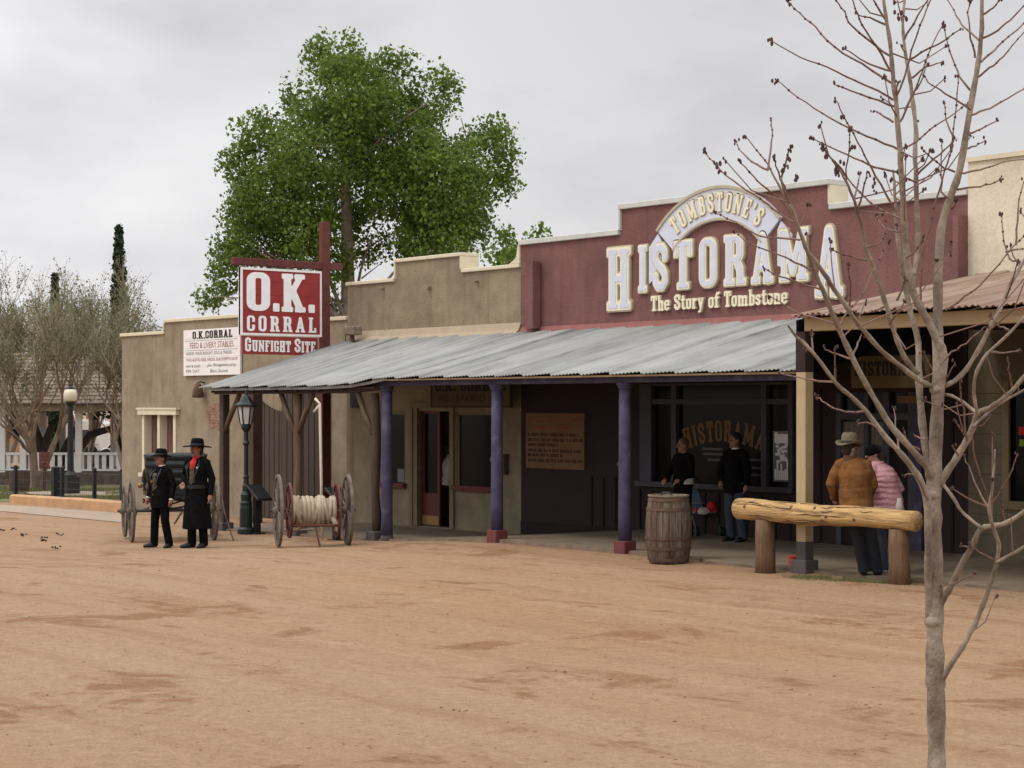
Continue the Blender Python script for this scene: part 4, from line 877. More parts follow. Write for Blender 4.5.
# --- rusty porch (east)
EX0 = xw(797.5, 18.9)
EP = thing('rusty_porch', 'porch with a rust-brown corrugated roof and tan beam beside the cream building', 'porch', (EX0, 19.1, 0))
corrugated('roof', 'roof_rust', EP, EX0 - .05, -4.0, 18.82, YW - .03, lambda x: 3.45, 4.2, wl=.10, amp=.016, lap=.64)
b = MB(); b.box(EX0, 19.03, 3.25, -4.0, 19.17, 3.43); b.build('beam', 'tan_beam', EP, bevel=.008)
b = MB()
for x in np.arange(EX0 + .35, -4.0, .8): b.bar((x, 19.2, 3.40), (x, YW - .05, 4.10), .05, .10)
b.build('rafters', 'maroon_dark', EP)
tx = xw(804.5, 19.1)
b = MB(); b.box(EX0 + .1, 19.20, 3.36, -4.0, YW - .06, 3.39); b.build('shade_ceiling', 'maroon_dark', EP)  # flat panel added to hide the upper wall and darken the porch
b = MB(); b.box(tx - .085, 19.02, .38, tx + .085, 19.19, 2.70); PT = b.build('post', 'tan_paint', EP, bevel=.01)
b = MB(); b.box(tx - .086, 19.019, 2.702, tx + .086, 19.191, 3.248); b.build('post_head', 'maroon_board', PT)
b = MB(); b.box(tx - .088, 19.017, -.02, tx + .088, 19.193, .40); b.box(tx - .135, 18.97, -.05, tx + .135, 19.24, .14); b.build('post_plinth', 'plinth_grey', PT, bevel=.012)
for x in (-11.2, -6.0):
    q = copy_tree(PT, EP)
    for o in [q] + list(q.children): pass
    q.location = PT.location + Vector((x - tx, 0, 0))
# boarded cheek that closes the step between the two porch roofs
cx = QX1 + .03; b = MB(); b.prism([(cx, 19.25, 2.62), (cx, 19.25, 3.42), (cx, YW - .05, 4.14), (cx, YW - .05, 3.53)], (.05, 0, 0)); b.build('cheek_boards', 'interior', EP)  # near-black colour puts the gloom under the roof into the boards

# ================================================================ RED CORRAL SIGN ON ITS POST
SX = -34.06; rx = lambda px: SX / ((-SP + CP * ((px - 512) / FPX)) / (CP + SP * ((px - 512) / FPX)))
def onS(px, py): return onX(px, py, SX)
HSN = thing('hanging_sign', 'big red and white wooden sign hung from a tall dark red post', 'sign', (SX, rx(323), g(SX)))
yp = rx(324.5); b = MB(); b.box(SX - .075, yp - .10, -.5, SX + .075, yp + .10, onS(323, 222).z); b.build('post', 'sign_beam', HSN, bevel=.01)
zb = onS(240, 264).z; b = MB(); b.box(SX - .07, rx(232), zb - .02, SX + .07, yp - .102, zb + .13); b.box(SX - .07, yp + .102, zb - .02, SX + .07, rx(341), zb + .13); b.build('arm', 'sign_beam', HSN, bevel=.008)
y0, y1 = rx(239.5), rx(321); z1, z0 = onS(239.5, 267).z, onS(239.5, 335).z
b = MB(); nb_ = 5
for i in range(nb_): b.box(SX - .03, y0, z0 + (z1 - z0) * i / nb_ + .004, SX + .03, y1, z0 + (z1 - z0) * (i + 1) / nb_)
sbd = b.build('board', 'sign_red', HSN)
b = MB(); fw = .05
b.box(SX - .05, y0, z0, SX + .05, y0 + fw, z1); b.box(SX - .05, y1 - fw, z0, SX + .05, y1, z1); b.box(SX - .05, y0 + fw, z1 - fw, SX + .05, y1 - fw, z1); b.box(SX - .05, y0 + fw, z0, SX + .05, y1 - fw, z0 + fw); b.build('board_frame', 'sign_white', sbd)
for x in (y0 + .2, y1 - .2): b = MB(); b.bar((SX, x, z1), (SX, x, zb - .02), .02, .02); b.build('hanger', 'iron', HSN)
Wd, Hd = y1 - y0, z1 - z0; b = MB(); hN = UX
def st(s, u0, u1, v0, v1, off, sp=.1): put_text(b, s, (SX + .03, y0 + Wd * u0, z0 + Hd * v0), UY, UZ, UX, Wd * (u1 - u0), Hd * (v1 - v0), 0, .012, sp, off, 30)
st('O', .085, .345, .375, .925, .02); st('.', .400, .462, .375, .375 + .62, .02); st('K', .505, .785, .375, .925, .02); st('.', .840, .902, .375, .375 + .62, .02)
st('CORRAL', .08, .925, .065, .29, .01, .26); b.build('lettering', 'letter_white', sbd)
y2, y3 = rx(242), rx(317); zt2, zb2 = z0 - .02, z0 - .40
b = MB(); b.box(SX - .03, y2, zb2, SX + .03, y3, zt2); lb = b.build('lower_board', 'sign_red', HSN)
b = MB(); W2 = y3 - y2
put_text(b, 'G', (SX + .03, y2 + .03 * W2, zb2 + .06), UY, UZ, UX, W2 * .075, .29, 0, .012, .1, .012, 24); put_text(b, 'UNFIGHT', (SX + .03, y2 + .12 * W2, zb2 + .06), UY, UZ, UX, W2 * .51, .235, 0, .012, .1, .012, 24)
put_text(b, 'S', (SX + .03, y2 + .685 * W2, zb2 + .06), UY, UZ, UX, W2 * .075, .29, 0, .012, .1, .012, 24); put_text(b, 'ITE', (SX + .03, y2 + .775 * W2, zb2 + .06), UY, UZ, UX, W2 * .19, .235, 0, .012, .1, .012, 24); b.build('lettering', 'letter_white', lb)
# floodlight on the wall beside the post
q = onY(352, 331, YW - .3); FL = thing('floodlight', 'small rusty floodlight on a bent pipe at the corner of the tan stucco shop', 'floodlight', (q.x, YW - .1, q.z - .3))
b = MB(); b.box(q.x - .16, YW - .42, q.z - .09, q.x + .22, YW - .18, q.z + .10); b.build('housing', 'wood_grey', FL, bevel=.02)
b = MB(); b.tube([(q.x, YW - .3, q.z - .08), (q.x, YW - .28, q.z - .22), (q.x - .02, YW - .2, q.z - .32)], .05, 8); b.build('bracket', 'rust', FL)
b = MB(); b.tube([(q.x - .1, YW - .28, q.z), (q.x - .4, YW - .2, q.z - .02), (q.x - .55, YW - .1, q.z - .2), (q.x - .6, YW - .05, q.z - .4)], .012, 6); b.build('cable', 'iron', FL)
# ================================================================ STREET OBJECTS
def wheel(parent, c, Rw, ns, m, tm, w_=.05, hub=.10, name='wheel'):
    """spoked wheel, axle along local x"""
    c = Vector(c); b = MB(); n = 36
    pts = lambda r: [c + Vector((0, r * math.cos(2 * math.pi * k / n), r * math.sin(2 * math.pi * k / n))) for k in range(n)]
    for r0, r1, hw in ((Rw - .05, Rw, w_ / 2),):
        vs = []
        for k in range(n):
            a = 2 * math.pi * k / n
            for r, x in ((r0, -hw), (r0, hw), (r1, hw), (r1, -hw)): vs.append(c + Vector((x, r * math.cos(a), r * math.sin(a))))
        b.addv(vs, [(k * 4 + q, k * 4 + (q + 1) % 4, ((k + 1) % n) * 4 + (q + 1) % 4, ((k + 1) % n) * 4 + q) for k in range(n) for q in range(4)])
    wh = b.build(name, tm, parent, local=True)
    b = MB()
    for k in range(ns):
        a = 2 * math.pi * (k + .5) / ns; d = Vector((0, math.cos(a), math.sin(a))); b.tube([c + d * .05, c + d * (Rw - .04)], [.019, .014], 6)
    b.build('spokes', m, wh, local=True)
    b = MB(); b.tube([c + Vector((-hub, 0, 0)), c + Vector((-hub * .5, 0, 0)), c + Vector((hub * .5, 0, 0)), c + Vector((hub, 0, 0))], [.04, .075, .075, .04], 12); b.build('hub', m, wh, local=True)
    return wh
# --- buggy
bp_ = onG(173, 541); bp_.z = g(bp_.x) + .0
BG = thing('horse_buggy', 'black horse buggy with a tufted leather seat and spoked wheels, behind the two men', 'buggy', bp_, PHI + R(17))
tr = .76
for sx in (-1, 1):
    wheel(BG, (sx * tr, .0, .57), .57, 14, 'wheel_dark', 'wheel_dark', .045)
    wheel(BG, (sx * tr, 1.35, .50), .50, 12, 'wheel_dark', 'wheel_dark', .045)
b = MB(); b.tube([(-.9, 0, .57), (.9, 0, .57)], .025); b.tube([(-.9, 1.35, .50), (.9, 1.35, .50)], .025); b.build('axle', 'iron', BG, local=True)
b = MB(); b.bar((0, 0, .60), (0, 1.35, .55), .05, .05)
for y in (0, 1.35):
    pts = [(-.42 + .84 * k / 8, y, .66 + .11 * math.sin(math.pi * k / 8)) for k in range(9)]; b.tube(pts, .018, 6); b.tube([(p[0], p[1], 1.43 - p[2] - .05) for p in pts], .018, 6)
b.build('springs', 'iron', BG, local=True)
b = MB(); b.box(-.40, -.35, .80, .40, 1.5, .86); b.box(-.42, -.35, .861, .42, .55, .98); b.box(-.40, 1.48, .861, .40, 1.52, 1.15); b.build('body', 'black', BG, local=True, bevel=.01)
b = MB()
for i in range(5):
    z = 1.00 + .145 * i; hw = (.44, .50, .535, .55, .55)[i]; b.tube([(-hw, -.26 - .035 * i, z), (-hw + .03, -.27 - .035 * i, z), (0, -.28 - .035 * i, z + .005), (hw - .03, -.27 - .035 * i, z), (hw, -.26 - .035 * i, z)], [.05, .078, .078, .078, .05], 10)
b.prism([(-.47, -.33, .93), (.47, -.33, .93), (.58, -.475, 1.63), (-.58, -.475, 1.63)], (0, .14, 0))
b.build('seat_back', 'black_leather', BG, local=True, smooth=True)
b = MB(); b.tube([(-.47, .1, 1.02), (.47, .1, 1.02)], .12, 10); b.box(-.47, -.28, .981, .47, .38, 1.03)
for sx in (-1, 1): b.tube([(sx * .49, -.28, 1.38), (sx * .51, 0, 1.30), (sx * .50, .32, 1.12)], .05, 8)
b.build('seat', 'black_leather', BG, local=True, smooth=True)
for sx in (-1, 1): b = MB(); b.tube([(sx * .3, 1.4, .55), (sx * .45, 2.2, .45), (sx * .42, 3.3, .12)], .022, 6); b.build('shaft', 'wheel_dark', BG, local=True)
b = MB(); b.tube([(.84, -.2, 1.05), (.90, -.4, .55), (1.04, -.6, .02)], .014, 6); b.build('prop_rod', 'wheel_dark', BG, local=True)
b = MB(); b.ball((-.62, -.2, 1.05), .05, 10); b.tube([(-.58, -.2, .98), (-.5, -.2, .9)], .015); b.build('carriage_lamp', 'brass', BG, local=True)
# --- hose cart
hp = onG(313, 546); HC = thing('hose_cart', 'two-wheeled antique hose cart wound with pale fire hose in front of the rustic porch', 'hose cart', hp, PHI + R(13.5))
for sx in (-1, 1):
    wheel(HC, (sx * .60, 0, .62), .62, 14, 'wheel_dark', 'wheel_dark', .05)
    b = MB(); n = 28; vs = []
    for k in range(n):
        a = 2 * math.pi * k / n
        for r, x in ((.43, -.018), (.43, .018), (.48, .018), (.48, -.018)): vs.append((sx * .41 + x, r * math.cos(a), .62 + r * math.sin(a)))
    b.addv(vs, [(k * 4 + q, k * 4 + (q + 1) % 4, ((k + 1) % n) * 4 + (q + 1) % 4, ((k + 1) % n) * 4 + q) for k in range(n) for q in range(4)])
    for k in range(8): a = 2 * math.pi * k / 8; b.tube([(sx * .41, .05 * math.cos(a), .62 + .05 * math.sin(a)), (sx * .41, .44 * math.cos(a), .62 + .44 * math.sin(a))], .014, 6)
    b.build('reel_flange', 'paint_red', HC, local=True)
b = MB(); b.tube([(-.74, 0, .62), (.74, 0, .62)], .028, 8); b.build('axle', 'iron', HC, local=True)
b = MB(); rnd = random.Random(2); n = 24
for k in range(12):
    x0 = -.355 + .0645 * k; ti = .03 * rnd.uniform(-1, 1) + (.06 if k in (2, 6, 9) else 0); ro = .205 + .022 * rnd.random()
    pts = [(x0 + ti * math.sin(2 * math.pi * i / n + k), ro * math.cos(2 * math.pi * i / n), .62 + ro * math.sin(2 * math.pi * i / n)) for i in range(n + 1)]
    b.tube(pts, .040, 7)
b.tube([(.30, -.15, .52), (.36, -.26, .40), (.40, -.24, .28), (.38, -.15, .3)], .045, 8); b.tube([(-.38, 0, .62), (.38, 0, .62)], .205, 18)
b.build('hose', 'hose', HC, local=True, smooth=True)
b = MB(); b.tube([(-.40, -.30, .37), (.40, -.30, .37)], .022, 6); b.tube([(-.40, .30, .37), (.40, .30, .37)], .022, 6)
for sx in (-1, 1): b.tube([(sx * .46, 0, .62), (sx * .40, -.30, .37)], .02, 6); b.tube([(sx * .46, 0, .62), (sx * .40, .30, .37)], .02, 6)
b.tube([(0, -.30, .37), (.07, -.38, .02)], .016, 6); b.build('frame', 'paint_red', HC, local=True)
b = MB(); b.tube([(0, .30, .37), (0, 1.2, .30), (0, 2.3, .12)], .03, 8); b.tube([(-.3, 2.25, .13), (.3, 2.25, .13)], .022, 8); b.build('draw_pole', 'wood_grey', HC, local=True)
# pale pole
pp = onG(317.5, 541); PL = thing('slim_pole', 'slim pale crooked pole standing behind the hose cart, hooked at its top', 'pole', pp)
top = 2.40; b = MB(); b.tube([(pp.x, pp.y + .1, pp.z), (pp.x - .03, pp.y + .1, 1.0), (pp.x - .05, pp.y + .08, top - .12), (pp.x - .12, pp.y + .02, top - .03)], [.028, .027, .026, .025], 8)
b.tube([(pp.x - .05, pp.y + .08, top - .15), (pp.x - .16, pp.y + .02, top - .28)], [.026, .022], 8); b.build('pole', 'cream', PL, smooth=True)
# lecterns
def lectern(px, py, label):
    p = onG(px, py); t = thing('info_lectern', label, 'information stand', p, 0, 'slanted black information stands at the porch edge')
    b = MB(); b.box(-.055, -.055, -.05, .055, .055, .86); b.box(-.16, -.10, 0, .16, .10, .03); b.build('post', 'black', t, local=True)
    b = MB(); b.prism([(-.15, -.17, .93), (.30, -.17, .66), (.30, -.17, .72), (-.13, -.17, .98), (-.15, -.17, .98)], (0, .34, 0)); b.build('panel', 'black', t, local=True, bevel=.01)
lectern(257, 534, 'slanted black information stand close behind the green lamp post')
lectern(336.5, 541, 'slanted black information stand behind the right wheel of the hose cart')
# street lamp
lp = onG(246, 534); SL = thing('street_lamp', 'dark green iron street lamp with tapering glass lantern at the porch end', 'street lamp', lp); o_ = lambda z: z
hgt = 2.80
b = MB(); b.lathe([(.17, -.02), (.17, .10), (.13, .14), (.125, .50), (.115, .56), (.12, .62), (.10, .66), (.11, .78), (.075, .84), (.075, .95), (.055, 1.0), (.05, 1.1), (.06, 1.13), (.045, 1.17), (.042, 1.75), (.075, 1.80), (.045, 1.85), (.045, 2.02), (.10, 2.10), (.105, 2.16), (.06, 2.19)], (lp.x, lp.y, lp.z), 16); b.build('post', 'green_iron', SL, smooth=False)
b = MB(); b.rings([(lp.x, lp.y, lp.z + 2.18, .105, .105), (lp.x, lp.y, lp.z + 2.52, .165, .165)], 6); LN = b.build('lantern_glass', 'lamp_glass', SL)
b = MB()
for k in range(6): a = 2 * math.pi * k / 6; b.bar((lp.x + .107 * math.cos(a), lp.y + .107 * math.sin(a), lp.z + 2.17), (lp.x + .168 * math.cos(a), lp.y + .168 * math.sin(a), lp.z + 2.53), .022, .022)
b.rings([(lp.x, lp.y, lp.z + 2.52, .21, .21), (lp.x, lp.y, lp.z + 2.56, .22, .22), (lp.x, lp.y, lp.z + 2.62, .14, .14), (lp.x, lp.y, lp.z + 2.72, .07, .07), (lp.x, lp.y, lp.z + 2.76, .03, .03), (lp.x, lp.y, lp.z + 2.86, .008, .008)], 6)
b.build('lantern_cage', 'green_iron', SL)
# barrel
bp2 = onG(668.5, 562); BA = thing('barrel', 'weathered wooden barrel standing in the dirt at the edge of the sidewalk', 'barrel', bp2, .4)
prof = lambda z: .285 + .055 * (1 - ((z - .48) / .48) ** 2)
b = MB(); n = 22; vs = []; fs = []; rows = 9
for k in range(n):
    a0, a1 = 2 * math.pi * (k + .03) / n, 2 * math.pi * (k + .97) / n; base = len(vs); dr_ = .004 * math.sin(k * 7.3)
    for j in range(rows):
        z = .96 * j / (rows - 1); r = prof(z) + dr_
        for a, rr in ((a0, r), (a1, r), (a1, r - .03), (a0, r - .03)): vs.append((rr * math.cos(a), rr * math.sin(a), z))
    for j in range(rows - 1):
        for q in range(4): fs.append((base + j * 4 + q, base + j * 4 + (q + 1) % 4, base + (j + 1) * 4 + (q + 1) % 4, base + (j + 1) * 4 + q))
    fs += [(base, base + 1, base + 2, base + 3), tuple(base + (rows - 1) * 4 + q for q in range(4))]
b.addv(vs, fs); b.build('staves', 'barrel_wood', BA, local=True)
for z in (.05, .21, .36, .62, .78, .92):
    if z == .62: continue
    b = MB(); n = 40; vs = []
    for k in range(n):
        a = 2 * math.pi * k / n
        for dz, d in ((-.022, -.006), (-.022, .006), (.022, .006), (.022, -.006)): r = prof(z + dz) + d + .002; vs.append((r * math.cos(a), r * math.sin(a), z + dz))
    b.addv(vs, [(k * 4 + q, k * 4 + (q + 1) % 4, ((k + 1) % n) * 4 + (q + 1) % 4, ((k + 1) % n) * 4 + q) for k in range(n) for q in range(4)]); b.build('hoop', 'rust', BA, local=True)
b = MB(); b.lathe([(.27, .88), (.27, .915)], (0, 0, 0), 24); b.build('lid', 'wood_grey', BA, local=True)
b = MB(); b.lathe([(.296, .955), (.303, .965), (.303, .985), (.27, .985), (.26, .955)], (0, 0, 0), 30); b.build('rim', 'wood_grey', BA, local=True)
b = MB(); b.tube([(-.08, -.1, .98), (-.03, -.1, 1.02), (.05, -.1, 1.02), (.10, -.1, .98)], .014, 6); b.build('handle', 'iron', BA, local=True)
# hitching rail
r0, r1 = onG(765, 572), onG(899, 584); HR = thing('hitching_rail', 'yellow peeled log rail laid on two stout log posts beside the tan porch post', 'hitching rail', r0)
d = (r1 - r0); d.z = 0; L_ = d.length; d.normalize(); ht = .76
for k, (p, tp) in enumerate(((r0, .72), (r1, .70))):
    b = MB(); q = p.copy(); z0 = g(p.x); b.tube([(q.x, q.y, z0 - .1), (q.x + .01, q.y, z0 + .25), (q.x - .005, q.y, z0 + .5), (q.x, q.y, z0 + tp)], [.145, .138, .135, .13], 14); b.build('post', 'log_post', HR, smooth=True)
b = MB(); q = r1 - d * .13 + Vector((.0, .12, 0)); b.bar((q.x, q.y, g(q.x) - .05), (q.x - .03, q.y, .70), .09, .09); b.build('prop', 'log_post', HR, bevel=.01)
a_ = r0 - d * .50; e_ = r1 + d * .30; pts = []; rr = []; n = 40; zl = .80
for k in range(n + 1):
    s = k / n; p = a_ + (e_ - a_) * s; pts.append((p.x + .008 * math.sin(s * 17), p.y + .010 * math.sin(s * 11), zl + g(p.x) + .045 - .03 * s + .010 * math.sin(s * 9 + 1))); rr.append(.148 - .018 * s + .008 * noise.noise(Vector((s * 9, 0, 3))) + (.012 if abs(s - .42) < .05 else 0))

b = MB(); b.tube(pts, rr, 18); b.v = [tuple(Vector(v) + Vector((0, 0, .012 * noise.noise(Vector(v) * 5)))) for v in b.v]; RL = b.build('rail', 'log_yellow', HR, smooth=True)
rnd = random.Random(9); ax = (Vector(pts[-1]) - Vector(pts[0])).normalized(); side = Vector((ax.y, -ax.x, 0)).normalized()
for k in range(15):     # drying cracks and knots along the peeled log
    s0 = rnd.uniform(.02, .8); ln_ = rnd.uniform(.05, .22); a0 = rnd.uniform(-.75, 1.3); P = []
    for i in range(9):
        s = min(.99, s0 + ln_ * i / 8); j = s * n; i0 = int(j); c = Vector(pts[i0]).lerp(Vector(pts[min(n, i0 + 1)]), j - i0); a = a0 + .06 * math.sin(i * .7 + k) + .012 * rnd.gauss(0, 1); d_ = side * math.cos(a) + Vector((0, 0, 1)) * math.sin(a); q = c + d_ * (rr[i0] + .001); q.z += .012 * noise.noise(q * 5); P.append(q)
    b = MB(); b.tube(P, [.002] + [rnd.uniform(.003, .0065) for _ in range(7)] + [.002], 5); b.build('crack', 'log_crack', RL)
for k in range(6):
    s = rnd.uniform(.08, .95); i0 = int(s * n); a = rnd.uniform(-.6, 1.0); c = Vector(pts[i0]); d_ = side * math.cos(a) + Vector((0, 0, 1)) * math.sin(a); b = MB(); q = c + d_ * (rr[i0] - .008); b.tube([q, q + d_ * .014, q + d_ * .018], [.026, .022, .012], 9); b.build('knot', 'log_post', RL, smooth=True)
# red can
rc = onZ(793, 568, g(-17.9)); RC = thing('red_can', 'small red can on the ground at the foot of the tan porch post', 'can', rc)
b = MB(); b.lathe([(.055, 0), (.065, .005), (.065, .15), (.072, .155), (.072, .17), (.055, .175)], (0, 0, 0), 18); b.build('can', 'red_can', RC, local=True)
b = MB(); b.lathe([(.0665, .05), (.0665, .11)], (0, 0, 0), 18); b.build('label_band', 'letter_red', RC, local=True)
# stroller
sp_ = onZ(703, 535, 0); ST = thing('stroller', 'folding baby stroller with blue and red seat cloth behind the barrel', 'stroller', sp_, PHI + R(15))
b = MB()
for sx in (-.22, .22): b.tube([(sx, -.28, .08), (sx, .12, .55), (sx, .28, .75), (sx - .0, .5, 1.0)], .012, 6); b.tube([(sx, .32, .08), (sx, -.02, .52)], .012, 6); b.tube([(sx, -.28, .08), (sx, .32, .08)], .01, 6); b.tube([(sx, .5, 1.0), (sx, .56, .98)], .018, 6)
b.tube([(-.22, .12, .55), (.22, .12, .55)], .01, 6); b.build('frame', 'chrome', ST, local=True)
b = MB(); b.prism([(-.20, -.12, .38), (-.20, .18, .36), (-.20, .36, .85), (-.20, .33, .87), (-.20, .14, .40), (-.20, -.12, .42)], (.4, 0, 0)); b.build('seat', 'blue_cloth', ST, local=True)
b = MB(); b.box(-.19, -.16, .40, .19, -.02, .47); b.ball((.12, -.1, .50), .09, 10); b.build('blanket', 'scarf_red', ST, local=True)
b = MB(); b.ball((-.05, -.14, .42), .10, 10, (1.2, .8, .7)); b.build('bag', 'white_cloth', ST, local=True)
for sx in (-.22, .22):
    for y in (-.28, .32): b = MB(); b.tube([(sx - .03, y, .08), (sx + .03, y, .08)], .08, 14); b.build('wheel', 'black', ST, local=True)

# ================================================================ FAR LEFT: park across the side street
def far(px, py, t): p = atT(px, py, t); return p
c0, c1 = onG(9, 503.5), onG(121, 511.8)
KB = thing('low_wall', 'low orange rendered wall between the lawn and the street', 'wall', (c0.x, c0.y, g(c0.x)))
b = MB(); n = 14; cd_ = (c1 - c0); nn = Vector((-cd_.y, cd_.x, 0)).normalized() * .32
if nn.y < 0: nn = -nn
pa, pb = c0, c1; hh_ = lambda s: .26 + .02 * noise.noise(Vector((s * 6, 1, 1)))
vs = []
for k in range(n + 1):
    s = k / n; p = pa + cd_ * s; z = g(p.x)
    for off_, zz in ((0, -.2), (.05, hh_(s) - .04), (.25, hh_(s)), (.9, hh_(s)), (1, -.2)): q = p + nn * off_; vs.append((q.x, q.y, z + zz))
b.addv(vs, [(k * 5 + j, k * 5 + j + 1, (k + 1) * 5 + j + 1, (k + 1) * 5 + j) for k in range(n) for j in range(4)] + [(0, 1, 2, 3, 4), tuple(n * 5 + j for j in range(5))]); b.build('wall', 'orange_curb', KB, smooth=False)
# wire fence
FP = [(-60, 494), (15.7, 496), (55.5, 498), (62.3, 498.5), (94.4, 501), (122, 503), (140, 504)]
P_ = [onG(*q) for q in FP]; WF = thing('wire_fence', 'low wire fence on short black posts along the lawn', 'fence', (P_[1].x, P_[1].y, g(P_[1].x)))
for (px, py), p in zip(FP, P_):
    z = g(p.x); wd = .20 if px == 55.5 else .10; b = MB(); b.box(p.x - wd / 2, p.y - wd / 2, z - .1, p.x + wd / 2, p.y + wd / 2, z + .92); b.lathe([(wd * .72, 0), (wd * .72, .03), (wd * .3, .07)], (p.x, p.y, z + .92), 8); b.build('post', 'black', WF)
b = MB()
for p, q in zip(P_[:-1], P_[1:]):
    for h in (.08, .30, .52, .80): b.tube([(p.x, p.y, g(p.x) + h), (q.x, q.y, g(q.x) + h)], .007, 4)
    k = int((q - p).length / .14)
    for i in range(1, k): r = p + (q - p) * i / k; b.tube([(r.x, r.y, g(r.x) + .05), (r.x, r.y, g(r.x) + .80)], .004, 3)
b.build('wire_mesh', 'iron', WF)
# half barrel planter
p = onG(19.5, 492); TB = thing('barrel_tub', 'dark wooden barrel tub on the lawn at the far left', 'tub', p)
b = MB(); b.lathe([(.30, 0), (.34, .3), (.33, .72), (.29, .72), (.28, .6)], (0, 0, 0), 16); b.build('staves', 'wood_dark', TB, local=True)
b = MB(); b.lathe([(.345, .28), (.345, .33)], (0, 0, 0), 16); b.lathe([(.336, .62), (.336, .66)], (0, 0, 0), 16); b.build('hoops', 'iron', TB, local=True)
# globe lamp
p = onG(70.5, 494); GLP = thing('globe_lamp', 'black park lamp post with a cream globe in front of the picket railing', 'street lamp', p)
b = MB(); b.box(-.22, -.22, -.05, .22, .22, .55); b.lathe([(.22, .55), (.22, .62), (.11, .75), (.085, 2.85), (.12, 2.9), (.16, 2.95), (.16, 3.0)], (0, 0, 0), 14); b.build('post', 'black', GLP, local=True)
b = MB(); b.lathe([(.14, 3.0), (.21, 3.06), (.22, 3.25), (.19, 3.36), (.12, 3.4)], (0, 0, 0), 18); gl = b.build('globe', 'globe', GLP, local=True, smooth=True)
b = MB(); b.lathe([(.12, 3.4), (.10, 3.46), (.03, 3.5), (.02, 3.58)], (0, 0, 0), 12); b.build('finial', 'black', gl, local=True)
b = MB(); b.box(-.42, -.2, .2, -.30, .2, .75); b.build('meter_box', 'black', GLP, local=True)
# small red sign
p = onG(44.5, 491); RS = thing('park_sign', 'small red sign with yellow lettering on a post before the picket railing', 'sign', p, PHI)
b = MB(); b.bar((0, 0, 0), (0, 0, .95), .10, .08); b.build('post', 'wood_dark', RS, local=True)
b = MB(); b.box(-.17, -.05, .75, .17, -.0, 1.32); pb = b.build('board', 'paint_red', RS, local=True)
b = MB()
for k, s in enumerate(('NO', 'DOGS', 'IN', 'PARK')): plain_text(b, s, (-.12, -.05, 1.20 - .13 * k), UX, UZ, -UY, .24, .08)
b.build('lettering', 'letter_yellow', pb, local=True)
# pavilion
p = onG(60, 485); PV = thing('pavilion', 'open park pavilion with a brown shingle roof, white posts and stone base', 'pavilion', p, PHI); z0 = p.z; sc = p.length and (Vector((p.x, p.y, 0)).dot(Vector((-SP, CP, 0)))) / FPX
lx = lambda px: (px - 60) * sc; lz = lambda py, dt=0: CAMZ + (HZ - py) * (sc + dt / FPX) - z0
b = MB(); b.box(lx(-90), .0, -.3, lx(150), 6.5, lz(472.5)); b.build('stone_base', 'stone_dark', PV, local=True)
RLG = thing('picket_railing', 'white picket railing round the open park pavilion', 'railing', p, PHI)
b = MB(); b.box(lx(-90), .05, lz(455), lx(150), .13, lz(452.5)); b.box(lx(-90), .06, lz(471), lx(150), .12, lz(469))
x = lx(-90)
while x < lx(150): b.box(x, .07, lz(470), x + .15, .11, lz(455.2)); x += .27
b.build('pickets', 'picket_white', RLG, local=True)
for px in (-60, 1.5, 22.5, 78, 130):
    b = MB(); b.box(lx(px) - .11, .02, lz(472.4), lx(px) + .11, .22, lz(411)); b.box(lx(px) - .15, -.0, lz(414), lx(px) + .15, .26, lz(411.2)); b.build('post', 'picket_white', PV, local=True)
    b = MB(); b.box(lx(px) - .11, 6.0, lz(472.4), lx(px) + .11, 6.2, lz(411)); b.build('post', 'picket_white', PV, local=True)
b = MB(); b.box(lx(-90), -.25, lz(411), lx(150), -.18, lz(403.5)); b.box(lx(-90), .0, lz(411), lx(150), .22, lz(405)); b.build('fascia', 'beige_trim', PV, local=True)
b = MB(); nr = 14; ez, rz_ = lz(404), lz(404) + 1.95
for i in range(nr):
    s0_, s1_ = i / nr, (i + 1) / nr; y0_, y1_ = -.4 + 3.6 * s0_, -.4 + 3.6 * s1_; za_, zb2_ = ez + (rz_ - ez) * s0_ + .04, ez + (rz_ - ez) * s1_
    k = 60; xs3 = [lx(-92) + (lx(152) - lx(-92)) * j / k for j in range(k + 1)]
    for j in range(k):
        dz_ = .025 * noise.noise(Vector((j * 1.7, i * 2.3, 0))); b.addv([(xs3[j], y0_, za_ + dz_), (xs3[j + 1] - .01, y0_, za_ + dz_), (xs3[j + 1] - .01, y1_, zb2_ + .01), (xs3[j], y1_, zb2_ + .01), (xs3[j], y0_, za_ - .03), (xs3[j + 1] - .01, y0_, za_ - .03)], [(0, 1, 2, 3), (4, 5, 1, 0)])
b.prism([(lx(-92), 3.2, rz_), (lx(-92), 6.9, ez), (lx(-92), -.38, ez - .02)], (lx(152) - lx(-92), 0, 0)); b.build('roof', 'shingle', PV, local=True)
# behind the pavilion: trailer, buildings
def lbox_thing(name, label, cat, px0, px1, py0, py1, t, depth, m): 
    p = atT((px0 + px1) / 2, py1, t); return thing(name, label, cat, p, PHI), t / FPX * (px1 - px0), t / FPX * (py1 - py0)
t_, w2, h2_ = lbox_thing('camper_trailer', 'white camper trailer parked beyond the pavilion', 'trailer', 62, 100, 420, 458, 92, 3, 'rv_white')
b = MB(); prf = [(-w2 / 2, 0, .35), (w2 / 2, 0, .35), (w2 / 2 + .05, 0, h2_ * .9), (w2 / 2 - .3, 0, h2_), (-w2 / 2 + .35, 0, h2_), (-w2 / 2 - .1, 0, h2_ * .7)]; b.prism(prf, (0, 2.4, 0)); b.build('body', 'rv_white', t_, local=True, bevel=.03)
b = MB(); b.box(-w2 * .1, -.03, h2_ * .46, w2 * .36, -.002, h2_ * .74); b.build('window', 'glass_grey', t_, local=True)
